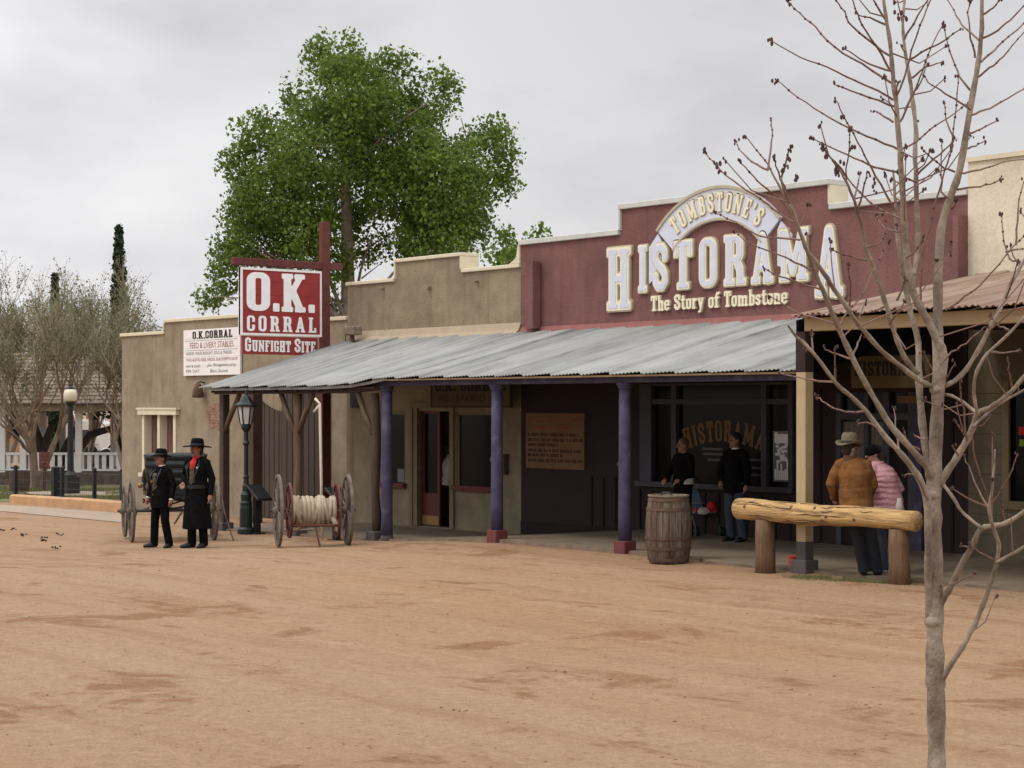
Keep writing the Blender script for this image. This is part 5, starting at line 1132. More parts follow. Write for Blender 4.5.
b = MB(); b.box(-w2 * .46, -.03, h2_ * .34, w2 * .46, -.002, h2_ * .38); b.build('stripe', 'letter_edge', t_, local=True)
for x in (-.5, .5): b = MB(); b.tube([(x, -.02, .3), (x, .25, .3)], .33, 16); b.build('wheel', 'black', t_, local=True)
gz_ = t_.location.z - g(t_.location.x)
b = MB(); b.box(-w2 * .45, .3, -max(.05, gz_), w2 * .45, 2.1, .345); b.build('chassis', 'black', t_, local=True)
t_, w2, h2_ = lbox_thing('garage', 'brown wooden garage with a pale gable roof beyond the pavilion', 'building', 88, 106, 427, 456, 98, 3, 'x')
b = MB(); b.box(-w2 / 2, 0, -2.2, w2 / 2, 5, h2_); b.build('wall', 'building_brown', t_, local=True)
b = MB(); b.prism([(-w2 * .95, -.3, h2_ + .75), (-w2 * .9, -.3, h2_ + .9), (w2 * .68, -.3, h2_ + .1), (w2 * .64, -.3, h2_ - .03)], (0, 5.6, 0)); b.build('roof', 'beige_trim', t_, local=True)
b = MB(); b.box(-w2 * .2, -.02, .0, w2 * .25, -.002, h2_ * .7); b.build('door', 'wood_dark', t_, local=True)
t_, w2, h2_ = lbox_thing('orange_house', 'orange-tan house with a small dark window at the far left behind the pavilion', 'house', -70, 24, 404, 456, 100, 6, 'x')
b = MB(); b.box(-w2 / 2, 0, -2.4, w2 / 2, 6, h2_); b.build('wall', 'building_orange', t_, local=True)
xx = (15 - (-23)) * 100 / FPX; b = MB(); b.box(xx - .45, -.05, h2_ * .38, xx + .45, -.002, h2_ * .75); wf = b.build('window_frame', 'picket_white', t_, local=True)
b = MB(); b.box(xx - .38, -.07, h2_ * .42, xx + .38, -.051, h2_ * .71); b.build('pane', 'glass', wf, local=True)
b = MB(); b.prism([(-w2 / 2 - .4, -.4, h2_), (-w2 / 2 - .4, 3, h2_ + 1.4), (-w2 / 2 - .4, 6.4, h2_)], (w2 + .8, 0, 0)); b.build('roof', 'shingle', t_, local=True)
t_, w2, h2_ = lbox_thing('parked_van', 'white van parked under the trees beside the left corner of the stucco building', 'van', 101, 126, 441, 456, 90, 2, 'x')
b = MB(); b.prism([(-w2 / 2, 0, .1), (w2 / 2 + .6, 0, .1), (w2 / 2 + .6, 0, h2_ * .9), (-w2 * .1, 0, h2_ * .95), (-w2 * .3, 0, h2_ * .55), (-w2 / 2, 0, h2_ * .48)], (0, 1.8, 0)); b.build('body', 'rv_white', t_, local=True, bevel=.04)
b = MB(); b.prism([(-w2 * .08, -.01, h2_ * .85), (-w2 * .25, -.01, h2_ * .55), (w2 * .4, -.01, h2_ * .55), (w2 * .4, -.01, h2_ * .85)], (0, .008, 0)); b.build('window', 'glass', t_, local=True)
for x in (-w2 * .3, w2 * .4): b = MB(); b.tube([(x, -.02, .05), (x, .2, .05)], .3, 14); b.build('wheel', 'black', t_, local=True)
gz_ = t_.location.z - g(t_.location.x)
b = MB(); b.box(-w2 * .45, .25, -max(.05, gz_), w2 * .5, 1.6, .09); b.build('chassis', 'black', t_, local=True)

# grass at the foot of the rail, droppings on the street
rnd = random.Random(11); V = []; F = []
def blade(p, h, s):
    a = rnd.uniform(0, 6.28); dx, dy = math.cos(a) * s, math.sin(a) * s; lx_, ly_ = rnd.uniform(-.5, .5) * h, rnd.uniform(-.5, .5) * h; k = len(V)
    V.extend([(p.x - dx, p.y - dy, p.z - .01), (p.x + dx, p.y + dy, p.z - .01), (p.x + lx_, p.y + ly_, p.z + h)]); F.append((k, k + 1, k + 2))
ga, gb = onG(795, 577), onG(905, 584)
for _ in range(9000):
    s = rnd.random(); p = ga + (gb - ga) * s; q = Vector((p.x + rnd.gauss(0, .12), p.y + rnd.gauss(0, .16) * (.5 + math.sin(math.pi * s)) , 0)); 
    if noise.noise(Vector((q.x * 2.2, q.y * 3, 0))) < -.12 or q.y > 19.11: continue
    q.z = ground_z(q.x, q.y); blade(q, rnd.uniform(.015, .05), .005)
tag(quads_obj('grass_tuft', V, F, 'grass_blade'), 'short green grass along the foot of the log rail', 'grass', kind='stuff')
V = []; F = []
for _ in range(26000):
    px, py = rnd.uniform(-40, 126), rnd.uniform(482, 500); q = onG(px, py)
    if noise.noise(Vector((q.x * .35, q.y * .35, 4))) < -.15: continue
    blade(q, rnd.uniform(.03, .08), .015)
tag(quads_obj('lawn_grass', V, F, 'lawn_blade'), 'thin dry lawn grass behind the low orange wall', 'grass', kind='stuff')
V = MB(); rnd = random.Random(6)
for _ in range(800):
    px = rnd.uniform(0, 1024); py = 552 + 216 * rnd.random() ** 1.4; q = onG(px, py); r = rnd.uniform(.004, .014); q.z = ground_z(q.x, q.y); V.ball(q, r, 6, (1, 1.3, .6))
tag(V.build('pebbles', 'dirt', None), 'small loose stones scattered over the dirt street', 'stones', kind='stuff')
V = MB()
for px, py in ((1, 531), (14, 530), (42, 542), (46, 539), (55, 549), (61, 536), (23, 536)):
    q = onG(px, py); q.z = ground_z(q.x, q.y) + .02
    for _ in range(5): V.ball(q + Vector((rnd.gauss(0, .05), rnd.gauss(0, .05), rnd.uniform(-.01, .03))), rnd.uniform(.014, .028), 7, (1, 1, .8))
tag(V.build('horse_droppings', 'hair_dark', None), 'scattered dark horse droppings on the dirt at the far left', 'droppings', kind='stuff')
# ================================================================ PEOPLE
mk('lapel_black', (.016, .015, .016), rough=.7, var=.2)
# local frame: x to the figure's left hand side as seen from the front is +x, faces -y, z up
def hand(mb, wr, d, pn, side, curl=.5):
    """palm, four unequal bent fingers and a thumb from the palm's side; d = forearm direction, pn = palm normal"""
    d = Vector(d).normalized(); pn = Vector(pn); pn = (pn - d * pn.dot(d)).normalized(); s = d.cross(pn).normalized() * side; wr = Vector(wr)
    mb.tube([wr - d * .02, wr + d * .02, wr + d * .06, wr + d * .092], [.026, .033, .040, .037], 10, flat=1)
    for i, (o, l) in enumerate(((-.031, .070), (-.010, .080), (.011, .075), (.030, .060))):
        p = wr + d * .085 + s * -o; q = p + (d + pn * curl * .5).normalized() * l * .5; e = q + (d * (1 - curl * .6) + pn * curl * 1.2).normalized() * l * .5; mb.tube([p - d * .02, p, q, e], [.0115, .0115, .0105, .009], 7)
    p = wr + d * .03 + s * .03; q = p + (d * .6 + s * .7 + pn * .3).normalized() * .035; mb.tube([wr + d * .02, p, q, q + (d + pn * .5).normalized() * .03], [.016, .014, .012, .0095], 7)
def person(label, loc, rz, H, pose=None, lean=(0, 0), head=(0, 0), coat=None, coat_hem=.80, trousers='black_cloth', shoe='black', skin='skin', hat=None, hair='hair_dark', hair_long=False, vest=None, scarf=None, collar=None, moustache=False, coat_fit=1.0, extra=None, group=None, vox=.009, coat_flare=0.0):
    k = H / 1.75; t = thing('person', label, 'person', loc, rz, group)
    J = dict(pel=(0, 0, .95), wai=(0, .0, 1.08), che=(0, .01, 1.29), nec=(0, .02, 1.475), hea=(0, -.005, 1.615), sL=(.172, .015, 1.395), sR=(-.172, .015, 1.395), eL=(.245, .03, 1.15), eR=(-.245, .03, 1.15), wL=(.255, -.04, .91), wR=(-.255, -.04, .91),
             hL=(.092, 0, .93), hR=(-.092, 0, .93), kL=(.11, -.015, .50), kR=(-.11, -.015, .50), aL=(.12, .03, .085), aR=(-.12, .03, .085), tL=(.15, -.17, .025), tR=(-.15, -.17, .025))
    def ln(p): f = max(0, (p[2] - .95) / .55); return (p[0] + lean[0] * f, p[1] + lean[1] * f, p[2] - .25 * (lean[0] ** 2 + lean[1] ** 2) * f)
    for q in ('wai', 'che', 'nec', 'hea', 'sL', 'sR', 'eL', 'eR', 'wL', 'wR'): J[q] = ln(J[q])
    J.update(pose or {}); J = {a: Vector(v) * k for a, v in J.items()}
    Hm = Matrix.Translation(J['hea']) @ Matrix.Rotation(head[0], 4, 'Z') @ Matrix.Rotation(head[1], 4, 'X') @ Matrix.Scale(k, 4)
    def torso(mb, grow, z0=None, hemr=None):
        mb.tube([J['pel'] - Vector((0, 0, .06)) * k, J['pel'], J['wai'], J['che'], (J['sL'] + J['sR']) / 2 - Vector((0, 0, .01)), J['nec']], [(.13 + grow) * k, (.15 + grow) * k, (.135 + grow) * k, (.155 + grow) * k, (.115 + grow) * k, (.06 + grow * .6) * k], 16)
    def squash(mb, c, f):  # flatten the trunk front to back
        mb.v = [(v[0] * 1.06, c + (v[1] - c) * f, v[2]) for v in mb.v]; return mb
    # ---- body: one continuous surface
    b = MB(); tb = MB(); torso(tb, 0); b.join(tb)
    for s in 'LR':
        b.tube([J['s' + s] + (J['che'] - J['s' + s]) * .35, J['s' + s], J['e' + s], J['w' + s]], [.055 * k, .054 * k, .040 * k, .027 * k], 10); b.ball(J['s' + s], .055 * k, 10)
        fa = J['w' + s] - J['e' + s]; hm = MB(); sg = 1 if s == 'L' else -1; hand(hm, (0, 0, 0), fa, (-sg * .8, -.25, .0) if abs(fa.normalized().z) > .6 else (0, 0, -1), 1 if s == 'L' else -1); hm.v = [tuple(Vector(v) * k + J['w' + s]) for v in hm.v]; b.join(hm)
        b.tube([J['h' + s] + Vector((0, 0, .04)), J['h' + s], J['k' + s], J['a' + s]], [.085 * k, .083 * k, .056 * k, .040 * k], 12)
        b.tube([J['a' + s] + Vector((0, .02, -.02)) * k, J['t' + s]], [.034 * k, .016 * k], 8)
    b.tube([J['nec'] - Vector((0, 0, .05)) * k, J['nec'], J['hea']], [.060 * k, .055 * k, .054 * k], 12)
    h = MB(); h.ball((0, .012, .025), .093, 16, (.82, 1.05, 1.05)); h.ball((0, -.022, -.045), .066, 14, (.88, .95, 1.1)); h.tube([(0, -.094, .018), (0, -.112, -.018), (0, -.098, -.028)], [.010, .016, .012], 8); h.ball((0, -.075, -.098), .022, 8); h.ball((0, -.088, .036), .03, 8, (1.9, .55, .5))
    for sx in (-1, 1): h.ball((sx * .078, .015, -.005), .028, 8, (.4, .7, 1.1))
    h.tube([(-.025, -.090, -.062), (.025, -.090, -.062)], .009, 6)
    h.xf(Hm); b.join(h); remesh(b, 'body', skin, t, vox * k, 3)
    for sx in (-1, 1): b = MB(); b.ball((sx * .031, -.092, .018), .010, 8); b.xf(Hm); b.build('eye', 'black', t, local=True)
    if moustache: b = MB(); b.tube([(-.042, -.076, -.058), (-.02, -.089, -.043), (0, -.092, -.040), (.02, -.089, -.043), (.042, -.076, -.058)], [.004, .010, .011, .010, .004], 6); b.xf(Hm); b.build('moustache', hair, t, local=True)
    if hair:
        b = MB(); b.ball((0, .028, .042), .099, 14, (.86, 1.02, .98)); b.ball((0, .055, -.03), .075, 12, (.95, .75, 1.0))
        if hair_long: b.tube([(0, .07, .03), (0, .10, -.08), (.02, .09, -.19), (.02, .07, -.27)], [.07, .065, .05, .02], 10)
        b.xf(Hm); b.build('hair', hair, t, local=True, smooth=True)
    # ---- trousers and shoes
    b = MB(); b.tube([J['pel'] + Vector((0, 0, .06)) * k, J['pel'] - Vector((0, 0, .08)) * k], [.165 * k, .155 * k], 14)
    for s in 'LR': b.tube([J['h' + s] + Vector((0, 0, .03)), J['h' + s], J['k' + s], J['a' + s] + Vector((0, .005, .0)), J['a' + s] + Vector((0, 0, -.045)) * k], [.105 * k, .104 * k, .078 * k, .072 * k, .076 * k], 14)
    remesh(b, 'trousers', trousers, t, .012 * k, 4)
    for s in 'LR':
        a, e = J['a' + s], J['t' + s]; f = (e - a); f.z = 0; f.normalize(); zb = a.z - .085 * k
        b = MB(); b.tube([a - f * .055 * k + Vector((0, 0, -.045)) * k, a + f * .02 * k + Vector((0, 0, -.035)) * k, a + f * .12 * k + Vector((0, 0, -.052)) * k, a + f * .20 * k + Vector((0, 0, -.058)) * k], [.036 * k, .050 * k, .044 * k, .027 * k], 10)
        b.v = [(v[0], v[1], max(v[2], zb)) for v in b.v]; b.build('shoe', shoe, t, local=True, smooth=True)
    # ---- coat
    if coat:
        b = MB(); gz2 = coat_hem * k
        torso(b, .030 * coat_fit)
        mid = (J['hL'] + J['hR']) / 2; b.tube([J['wai'], J['pel'], Vector((mid.x, mid.y, (gz2 + J['pel'].z) / 2)), Vector((mid.x, mid.y + .01, gz2))], [(.150 + .028 * coat_fit) * k, (.165 + .022 * coat_fit) * k, (.17 + .022 * coat_fit + coat_flare * .5) * k, (.172 + .024 * coat_fit + coat_flare) * k], 18)
        for s in 'LR':
            wr = J['w' + s]; el = J['e' + s]; b.ball(J['s' + s], .070 * k, 10); b.tube([J['nec'] + Vector((0, 0, -.035)) * k, J['nec'].lerp(J['s' + s], .55) + Vector((0, 0, -.004)) * k, J['s' + s]], [.060 * k, .066 * k, .068 * k], 12); b.tube([J['s' + s] + (J['che'] - J['s' + s]) * .4, J['s' + s], J['s' + s].lerp(el, .5), el, wr + (wr - el).normalized() * .01], [.080 * k, .070 * k, (.060 + .008 * coat_fit) * k, (.054 + .008 * coat_fit) * k, .048 * k], 12)
        for v in range(len(b.v)): pass
        b.v = [tuple(Vector(v) + Vector((.010 * noise.noise(Vector(v) * 13), .012 * noise.noise(Vector((v[0] * 10 + 5, v[1] * 10, v[2] * 17))), 0))) for v in b.v]
        remesh(b, 'coat', coat, t, .012 * k, 4)
        if collar:
            b = MB(); n = J['nec'] + Vector((0, 0, .005)) * k; cw = .022 if collar in ('jacket_pink', 'corduroy') else 0; b.lathe([((.070 + cw) * k, -.03 - cw), ((.066 + cw) * k, .022 + cw), (.060 * k, .022 + cw), (.060 * k, -.03)], n, 16); b.build('collar', collar, t, local=True)
    if vest:
        b = MB(); c = J['che']; b.tube([J['nec'] + Vector((0, -.045, -.07)) * k, c + Vector((0, -.10, .03)) * k, J['wai'] + Vector((0, -.095, 0)) * k, J['pel'] + Vector((0, -.10, .03)) * k], [.045 * k, .084 * k, .082 * k, .075 * k], 12); b.build('vest', vest, t, local=True, smooth=True)
        b = MB()
        for i in range(5): p = c.lerp(J['pel'], i / 4) + Vector((0, -.190, .02)) * k; b.ball(p, .010, 6)
        b.build('buttons', 'brass', t, local=True)
    if scarf:
        b = MB(); n = J['nec'] + Vector((0, -.06, -.0)) * k; b.tube([n + Vector((-.05, .02, .02)) * k, n + Vector((0, -.02, 0)) * k, n + Vector((.05, .02, .02)) * k], .025 * k, 8); b.tube([n + Vector((0, -.02, 0)) * k, n + Vector((.005, -.085, -.08)) * k, n + Vector((0, -.115, -.19)) * k], [.03 * k, .055 * k, .03 * k], 10); b.build('neckerchief', scarf, t, local=True, smooth=True)
    if hat:
        hm, br, ch, curl = hat; b = MB(); n = 28; vs = []; fs = []
        prof = [(br, -.012), (br * .8, -.012), (.106, .0), (.101, .03), (.098, ch * .5), (.090, ch * .80), (.072, ch * .96), (.02, ch)]
        for j, (r, z) in enumerate(prof):
            for i in range(n):
                a = 2 * math.pi * i / n; zz = z + (curl * abs(math.cos(a)) ** 2 - .012 * abs(math.sin(a))) * max(0, (r - .1) / (br - .1)); yy = r * 1.13 * math.sin(a)
                if j >= 4: zz -= .018 * (math.cos(a) ** 2 < .3)
                vs.append((r * math.cos(a), yy + .01, zz))
        for j in range(len(prof) - 1):
            for i in range(n): fs.append((j * n + i, j * n + (i + 1) % n, (j + 1) * n + (i + 1) % n, (j + 1) * n + i))
        fs.append(tuple((len(prof) - 1) * n + i for i in range(n))); m_ = len(vs)
        vs += [(x, y, z - .007) for x, y, z in vs[:2 * n]]
        for i in range(n): fs.append((i, m_ + i, m_ + (i + 1) % n, (i + 1) % n)); fs.append((m_ + i, m_ + n + i, m_ + n + (i + 1) % n, m_ + (i + 1) % n))
        b.addv(vs, fs); b.xf(Hm @ Matrix.Translation((0, 0, .065)) @ Matrix.Rotation(R(-4), 4, 'X')); ho = b.build('hat', hm, t, local=True, smooth=True)
        b = MB(); b.rings([(0, .01, .005, .1055, .119), (0, .01, .035, .1025, .1155)], 28); b.xf(Hm @ Matrix.Translation((0, 0, .065)) @ Matrix.Rotation(R(-4), 4, 'X')); b.build('hat_band', 'black', ho, local=True)
    if extra: extra(t, J, k, Hm)
    return t
def foot_at(px, py): p = onG(px, py); return Vector((p.x, p.y, ground_z(p.x, p.y)))
# man in the short black coat
def lapels(t, J, k):
    n, c, w_ = J['nec'], J['che'], J['wai']
    for sx in (-1, 1):
        b = MB(); a = n + Vector((sx * .065, -.05, -.01)) * k; m_ = c + Vector((sx * .085, -.176, -.01)) * k; e_ = w_ + Vector((sx * .045, -.182, .02)) * k; o_ = c + Vector((sx * .135, -.155, .05)) * k
        b.prism([a, m_.lerp(a, .3) + Vector((0, -.01, 0)), m_, e_, o_], (0, -.012, 0)); b.build('lapel', 'lapel_black', t, local=True)
def x1(t, J, k, Hm):
    lapels(t, J, k)
    for s in 'LR':
        d = (J['w' + s] - J['e' + s]).normalized(); b = MB(); b.tube([J['w' + s] - d * .02, J['w' + s] + d * .025], .040 * k, 10); b.build('cuff', 'white_cloth', t, local=True)
    b = MB(); p = J['che'] + Vector((-.09, -.16, -.05)) * k; b.tube([p, p + Vector((.05, -.035, -.05)) * k, p + Vector((.11, -.03, -.02)) * k], .008, 6); b.build('watch_chain', 'brass', t, local=True)
    b = MB(); b.tube([Vector((-.06, .14, .93)) * k, Vector((.02, .22, .03)) * k], .014, 6); b.build('walking_stick', 'wood_log', t, local=True)
person('shorter man in black hat and short black coat over a patterned vest', foot_at(161, 547.5), PHI - R(38), 1.70, dict(kL=(.13, -.02, .50), aL=(.17, .04, .085), tL=(.25, -.14, .025), kR=(-.13, -.03, .50), aR=(-.19, .0, .085), tR=(-.25, -.18, .025), eR=(-.27, .04, 1.16), wR=(-.27, -.06, .92), eL=(.28, .05, 1.15), wL=(.30, -.02, .90)),
       head=(R(-18), R(2)), coat='black_cloth', coat_hem=.74, trousers='black_cloth', skin='skin_dark', hat=('black_cloth', .165, .125, .03), vest='vest', collar='white_cloth', extra=x1)
def x2(t, J, k, Hm):
    lapels(t, J, k)
    b = MB(); p = J['che'] + Vector((.10, -.175, .03)) * k; b.ball(p, .022, 10, (1, .4, 1)); b.build('badge', 'chrome', t, local=True)
    b = MB(); b.lathe([(.185 * k, -.03), (.188 * k, .03)], J['pel'] + Vector((0, -.02, .06)) * k, 20); b.build('belt', 'black', t, local=True)
person('tall man in wide black hat, long black coat and red neckerchief', foot_at(197, 548), PHI - R(22), 1.86, dict(eR=(-.29, .10, 1.17), wR=(-.17, -.15, 1.06), eL=(.26, .04, 1.14), wL=(.27, -.03, .88), kR=(-.09, -.01, .5), aR=(-.10, .0, .085), tR=(-.20, -.16, .025), kL=(.10, .0, .5), aL=(.09, .06, .085), tL=(.10, -.14, .025)),
       head=(R(-30), R(2)), coat='black_cloth', coat_hem=.32, trousers='black_cloth', skin='skin_dark', hat=('black_cloth', .215, .125, .015), vest='vest', scarf='scarf_red', moustache=True, coat_flare=.05, extra=x2)
def x3(t, J, k, Hm):
    ba = Vector((0, 1, 0)); c = J['che']; b = MB()
    for p, q in ((c + Vector((-.14, .150, .075)) * k, c + Vector((.14, .150, .075)) * k),): b.tube([p, p.lerp(q, .5) + Vector((0, .02, -.02)), q], .006, 6)
    b.build('yoke_seam', 'corduroy', t, local=True)
    for s in 'LR':
        d = (J['w' + s] - J['e' + s]).normalized(); b = MB(); b.tube([J['w' + s] - d * .045, J['w' + s] - d * .0], .056 * k, 12); b.build('cuff', 'corduroy', t, local=True)
# couple at the log rail, seen from behind
pm = onZ(862, 577, 0); pm.z = -.03; pm.y = 19.0; pm.x = xw(858, 19.0)
person('man in a tan jacket and pale cowboy hat leaning behind the log rail', Vector((xw(866, 19.14), 19.14, 0)), PHI + R(180) - R(14), 1.84, dict(pel=(.12, .03, .93), wai=(.135, .035, 1.09), hea=(.205, .03, 1.585), hL=(.20, .06, .91), hR=(.02, .06, .91), kL=(.10, .02, .48), kR=(-.07, .0, .48), aL=(.03, -.03, .085), tL=(.06, -.22, .025), aR=(-.13, -.06, .085), tR=(-.17, -.25, .025), eR=(-.08, -.02, 1.14), wR=(-.02, -.16, .96), eL=(.43, .05, 1.15), wL=(.40, -.12, .96)),
       lean=(.20, .05), head=(R(-35), R(8)), coat='jacket_brown', collar='corduroy', coat_hem=.72, trousers='jeans_dark', hat=('hat_straw', .165, .15, .065), hair='hair_dark', coat_fit=2.1, extra=x3)
def x4(t, J, k, Hm):
    b = MB(); c = J['pel']; b.rings([(c.x, c.y + .04, .80 * k, .15 * k, .205 * k), (c.x, c.y + .04, .90 * k, .15 * k, .205 * k), (c.x, c.y + .03, 1.02 * k, .10 * k, .195 * k)], 20); b.build('white_panel', 'jacket_white', t, local=True, smooth=True)
    for z in (.0, -.11, .10):
        pass
    b = MB(); b.ball((0, .0, .055), .104, 16, (.93, 1.1, .85)); b.rings([(0, 0, .01, .098, .115), (0, 0, .05, .102, .12)], 20); b.xf(Hm); b.build('knit_cap', 'black_cloth', t, local=True, smooth=True)
person('woman in a puffy pink and white jacket and black cap', Vector((xw(887, 19.75), 19.75, 0)), PHI - R(138), 1.72, dict(kL=(.10, -.06, .49), kR=(-.10, .0, .49), eL=(.29, -.02, 1.15), wL=(.22, -.17, 1.0), eR=(-.29, .0, 1.14), wR=(-.24, -.14, .95)),
       lean=(.08, -.12), head=(R(45), R(10)), coat='jacket_pink', collar='jacket_pink', coat_hem=.80, trousers='jeans', shoe='white_cloth', hair='hair_dark', hair_long=True, coat_fit=2.6, extra=x4)
# people in the shade by the display window; darker skin colour deepens that shade
def x5(t, J, k, Hm):
    b = MB(); b.rings([(J['pel'].x, J['pel'].y, .95 * k, .20 * k, .17 * k), (J['pel'].x, J['pel'].y, 1.05 * k, .195 * k, .165 * k)], 18); b.build('shirt_hem', 'white_cloth', t, local=True)
person('woman in black with reddish hair, standing behind the barrel with the stroller', Vector((xw(683, 22.0), 22.0, 0)), PHI - R(50), 1.70, dict(eR=(-.26, -.05, 1.14), wR=(-.16, -.26, 1.03), eL=(.26, -.05, 1.14), wL=(.18, -.26, 1.03)), head=(R(-25), R(8)), skin='skin_dark', coat='black_cloth', coat_hem=.98, trousers='black_cloth', hair='rust', extra=x5)
person('man in a black jacket and blue jeans standing before the display window', Vector((xw(735, 22.2), 22.2, 0)), PHI - R(45), 1.80, dict(eR=(-.27, -.03, 1.15), wR=(-.18, -.14, .96), aL=(.14, .02, .085), aR=(-.12, .05, .085)), head=(R(-25), R(6)), skin='skin_dark', coat='black_cloth', coat_hem=.80, trousers='jeans', hair='hair_dark', collar='white_cloth')
person('person in a pale shirt and black trousers half hidden in the open shop doorway', Vector((xw(450, 23.32), 23.32, -.28)), PHI + R(100), 1.72, dict(), coat='shirt_pale', coat_hem=.86, trousers='black_cloth', hair='hair_dark')
# ================================================================ TREES
# --- bare young street tree in the foreground (8 m from the camera)
T0 = 8.0
def limb(pts, dd=0.0, d0=0.0):
    """pixel path with radii -> points in space; dd = how far the tip leans towards (-) or away from (+) the viewer"""
    n = len(pts); out_ = []; rr_ = []
    for i, (x, y, r) in enumerate(pts):
        s = i / max(1, n - 1); t = T0 + d0 + dd * s; out_.append(atT(x, y, t)); rr_.append(r * t / FPX)
    # refine with Catmull-Rom so that limbs bend smoothly
    P = []; Q = []
    for i in range(n - 1):
        p0, p1, p2, p3 = out_[max(0, i - 1)], out_[i], out_[i + 1], out_[min(n - 1, i + 2)]
        for k in range(3):
            u = k / 3; P.append(.5 * ((2 * p1) + (p2 - p0) * u + (2 * p0 - 5 * p1 + 4 * p2 - p3) * u * u + (3 * p1 - p0 - 3 * p2 + p3) * u ** 3)); Q.append(rr_[i] + (rr_[i + 1] - rr_[i]) * u)
    P.append(out_[-1]); Q.append(rr_[-1]); return P, Q
trunk = [(938, 932, 10.80), (937, 860, 9.72), (936.5, 768, 9.00), (936, 700, 9.18), (935, 676, 9.90), (935, 640, 8.64), (935, 580, 8.28), (934, 530, 8.10), (934, 495, 7.74), (936, 440, 6.66), (938, 390, 6.30), (938, 338, 5.31), (938, 292, 4.77), (941, 230, 4.14), (950, 198, 3.78), (959, 173, 3.60), (967, 129, 3.24), (976, 76, 2.88), (981, 42, 2.43), (982, 0, 1.98), (981, -40, 1.35), (984, -75, 0.72)]
limbs = [
 ([(938, 392, 4.50), (944, 359, 4.50), (931.6, 328, 4.32), (919, 305, 3.96), (911, 285, 3.69), (906.6, 253, 3.42), (903.6, 214, 3.15), (902, 182, 2.97), (899.7, 151, 2.79), (896, 102, 2.52), (893, 76, 2.34), (890, 42, 2.07), (885.7, 17, 1.80), (881, -20, 1.26), (878, -60, 0.63)], -.25),
 ([(911, 290, 2.61), (916, 262, 2.70), (918, 240, 2.61), (917, 214, 2.52), (916, 182, 2.43), (915, 151, 2.34), (916, 130, 2.25), (912, 95, 1.98), (908.6, 71, 1.80), (904, 42, 1.53), (903, 17, 1.35), (906, -10, 1.08), (908, -50, 0.63)], .35),
 ([(930, 480, 4.14), (927, 455, 3.96), (922, 424, 3.78), (919, 380, 3.42), (918, 342, 3.06), (911, 315, 2.88), (904, 280, 2.61), (900, 255, 2.43), (897, 230, 2.16), (895, 195, 1.62), (893, 170, 0.90)], .30),
 ([(918, 374, 2.61), (904.6, 357, 2.70), (894, 332, 2.70), (887, 308, 2.61), (880, 287, 2.52), (872, 264, 2.34), (866, 249, 2.16), (861, 222, 1.98), (857, 211, 1.80), (854, 199, 1.35), (844, 177, 1.08), (832, 160, 0.81)], -.30),
 ([(930, 622, 4.14), (928.5, 580, 3.96), (928, 530, 3.87), (927, 500, 3.87), (918, 476, 3.24), (902, 455, 2.88), (884, 435, 2.61), (866, 411, 2.43), (850, 396, 2.16), (835, 382, 1.98), (814, 354, 1.71), (796, 336, 1.35), (788, 325, 0.81)], -.45),
 ([(934, 486, 3.78), (928, 470, 3.42), (915, 453, 3.24), (892, 427, 2.97), (874, 398, 2.88), (853, 359, 2.79), (838, 327, 2.70), (827, 300, 2.52), (816, 275, 2.43), (806.6, 249, 2.16), (798.5, 228, 1.89), (792, 208, 1.62), (785, 193, 1.35), (781, 178, 0.99)], -.55),
 ([(934, 387, 2.88), (920, 381, 2.70), (902.5, 367.5, 2.61), (882, 351, 2.52), (864, 331, 2.52), (853, 317, 2.43), (839, 296, 2.34), (827, 278, 2.25), (816, 262, 2.07), (805, 247, 1.80), (798, 226, 1.35), (790, 205, 0.90)], -.75),
 ([(943, 387, 2.79), (961, 376, 2.61), (977, 352, 2.43), (992.5, 323, 2.34), (1000, 308, 2.16), (1009.7, 286, 1.98), (1021, 266, 1.80), (1034, 240, 1.44), (1040, 200, 0.90)], .30),
 ([(939, 488, 3.60), (946, 474, 3.60), (957, 457, 3.51), (967, 440, 3.42), (973, 427, 3.24), (978, 413, 3.06), (990, 408, 2.61), (998, 402, 2.43), (1012, 391, 2.25), (1026, 374, 1.98), (1045, 350, 1.44)], -.35),
 ([(978, 414, 1.98), (975, 402, 1.89), (974, 387, 1.80), (977, 371, 1.80), (988, 353, 1.71), (1010, 333, 1.53), (1030, 310, 1.08)], -.2, -.28),
 ([(943, 394, 1.62), (952, 396, 1.62), (961, 401, 1.53), (973, 410, 1.62), (978, 413, 1.62)], -.1),
 ([(936, 612, 3.2), (944, 598, 3.4), (950, 588, 3.42), (962, 563, 3.24), (972, 547, 3.06), (981, 529, 2.97), (992, 526, 2.70), (1006, 523, 2.52), (1024, 512, 2.25), (1045, 500, 1.62)], -.25),
 ([(940, 480, 1.80), (950, 493, 1.80), (959, 508, 1.71), (970, 519, 1.71), (981, 528, 1.80)], -.2),
 ([(937, 690, 2.9), (944, 676, 3.0), (952, 663, 2.88), (966, 641, 2.70), (979, 615, 2.61), (990, 586, 2.52), (996, 565, 2.34), (999, 549, 2.07), (996, 535, 1.80), (991, 520, 1.62), (989, 508, 1.53), (992, 490, 1.17), (994, 465, 0.90), (995, 450, 0.72)], -.4),
 ([(996, 563, 1.71), (1008, 556, 1.71), (1024, 547, 1.62), (1045, 530, 1.08)], -.1, -.3),
 ([(973, 427, 1.53), (985, 415, 1.53), (1002, 402, 1.53), (1024, 390, 1.35), (1040, 382, 0.90)], .2, -.2),
]
base = atT(938, 932, T0); ST_ = thing('young_tree', 'bare young street tree with pale bark and budding twigs close to the camera', 'tree', (base.x, base.y, g(base.x)))
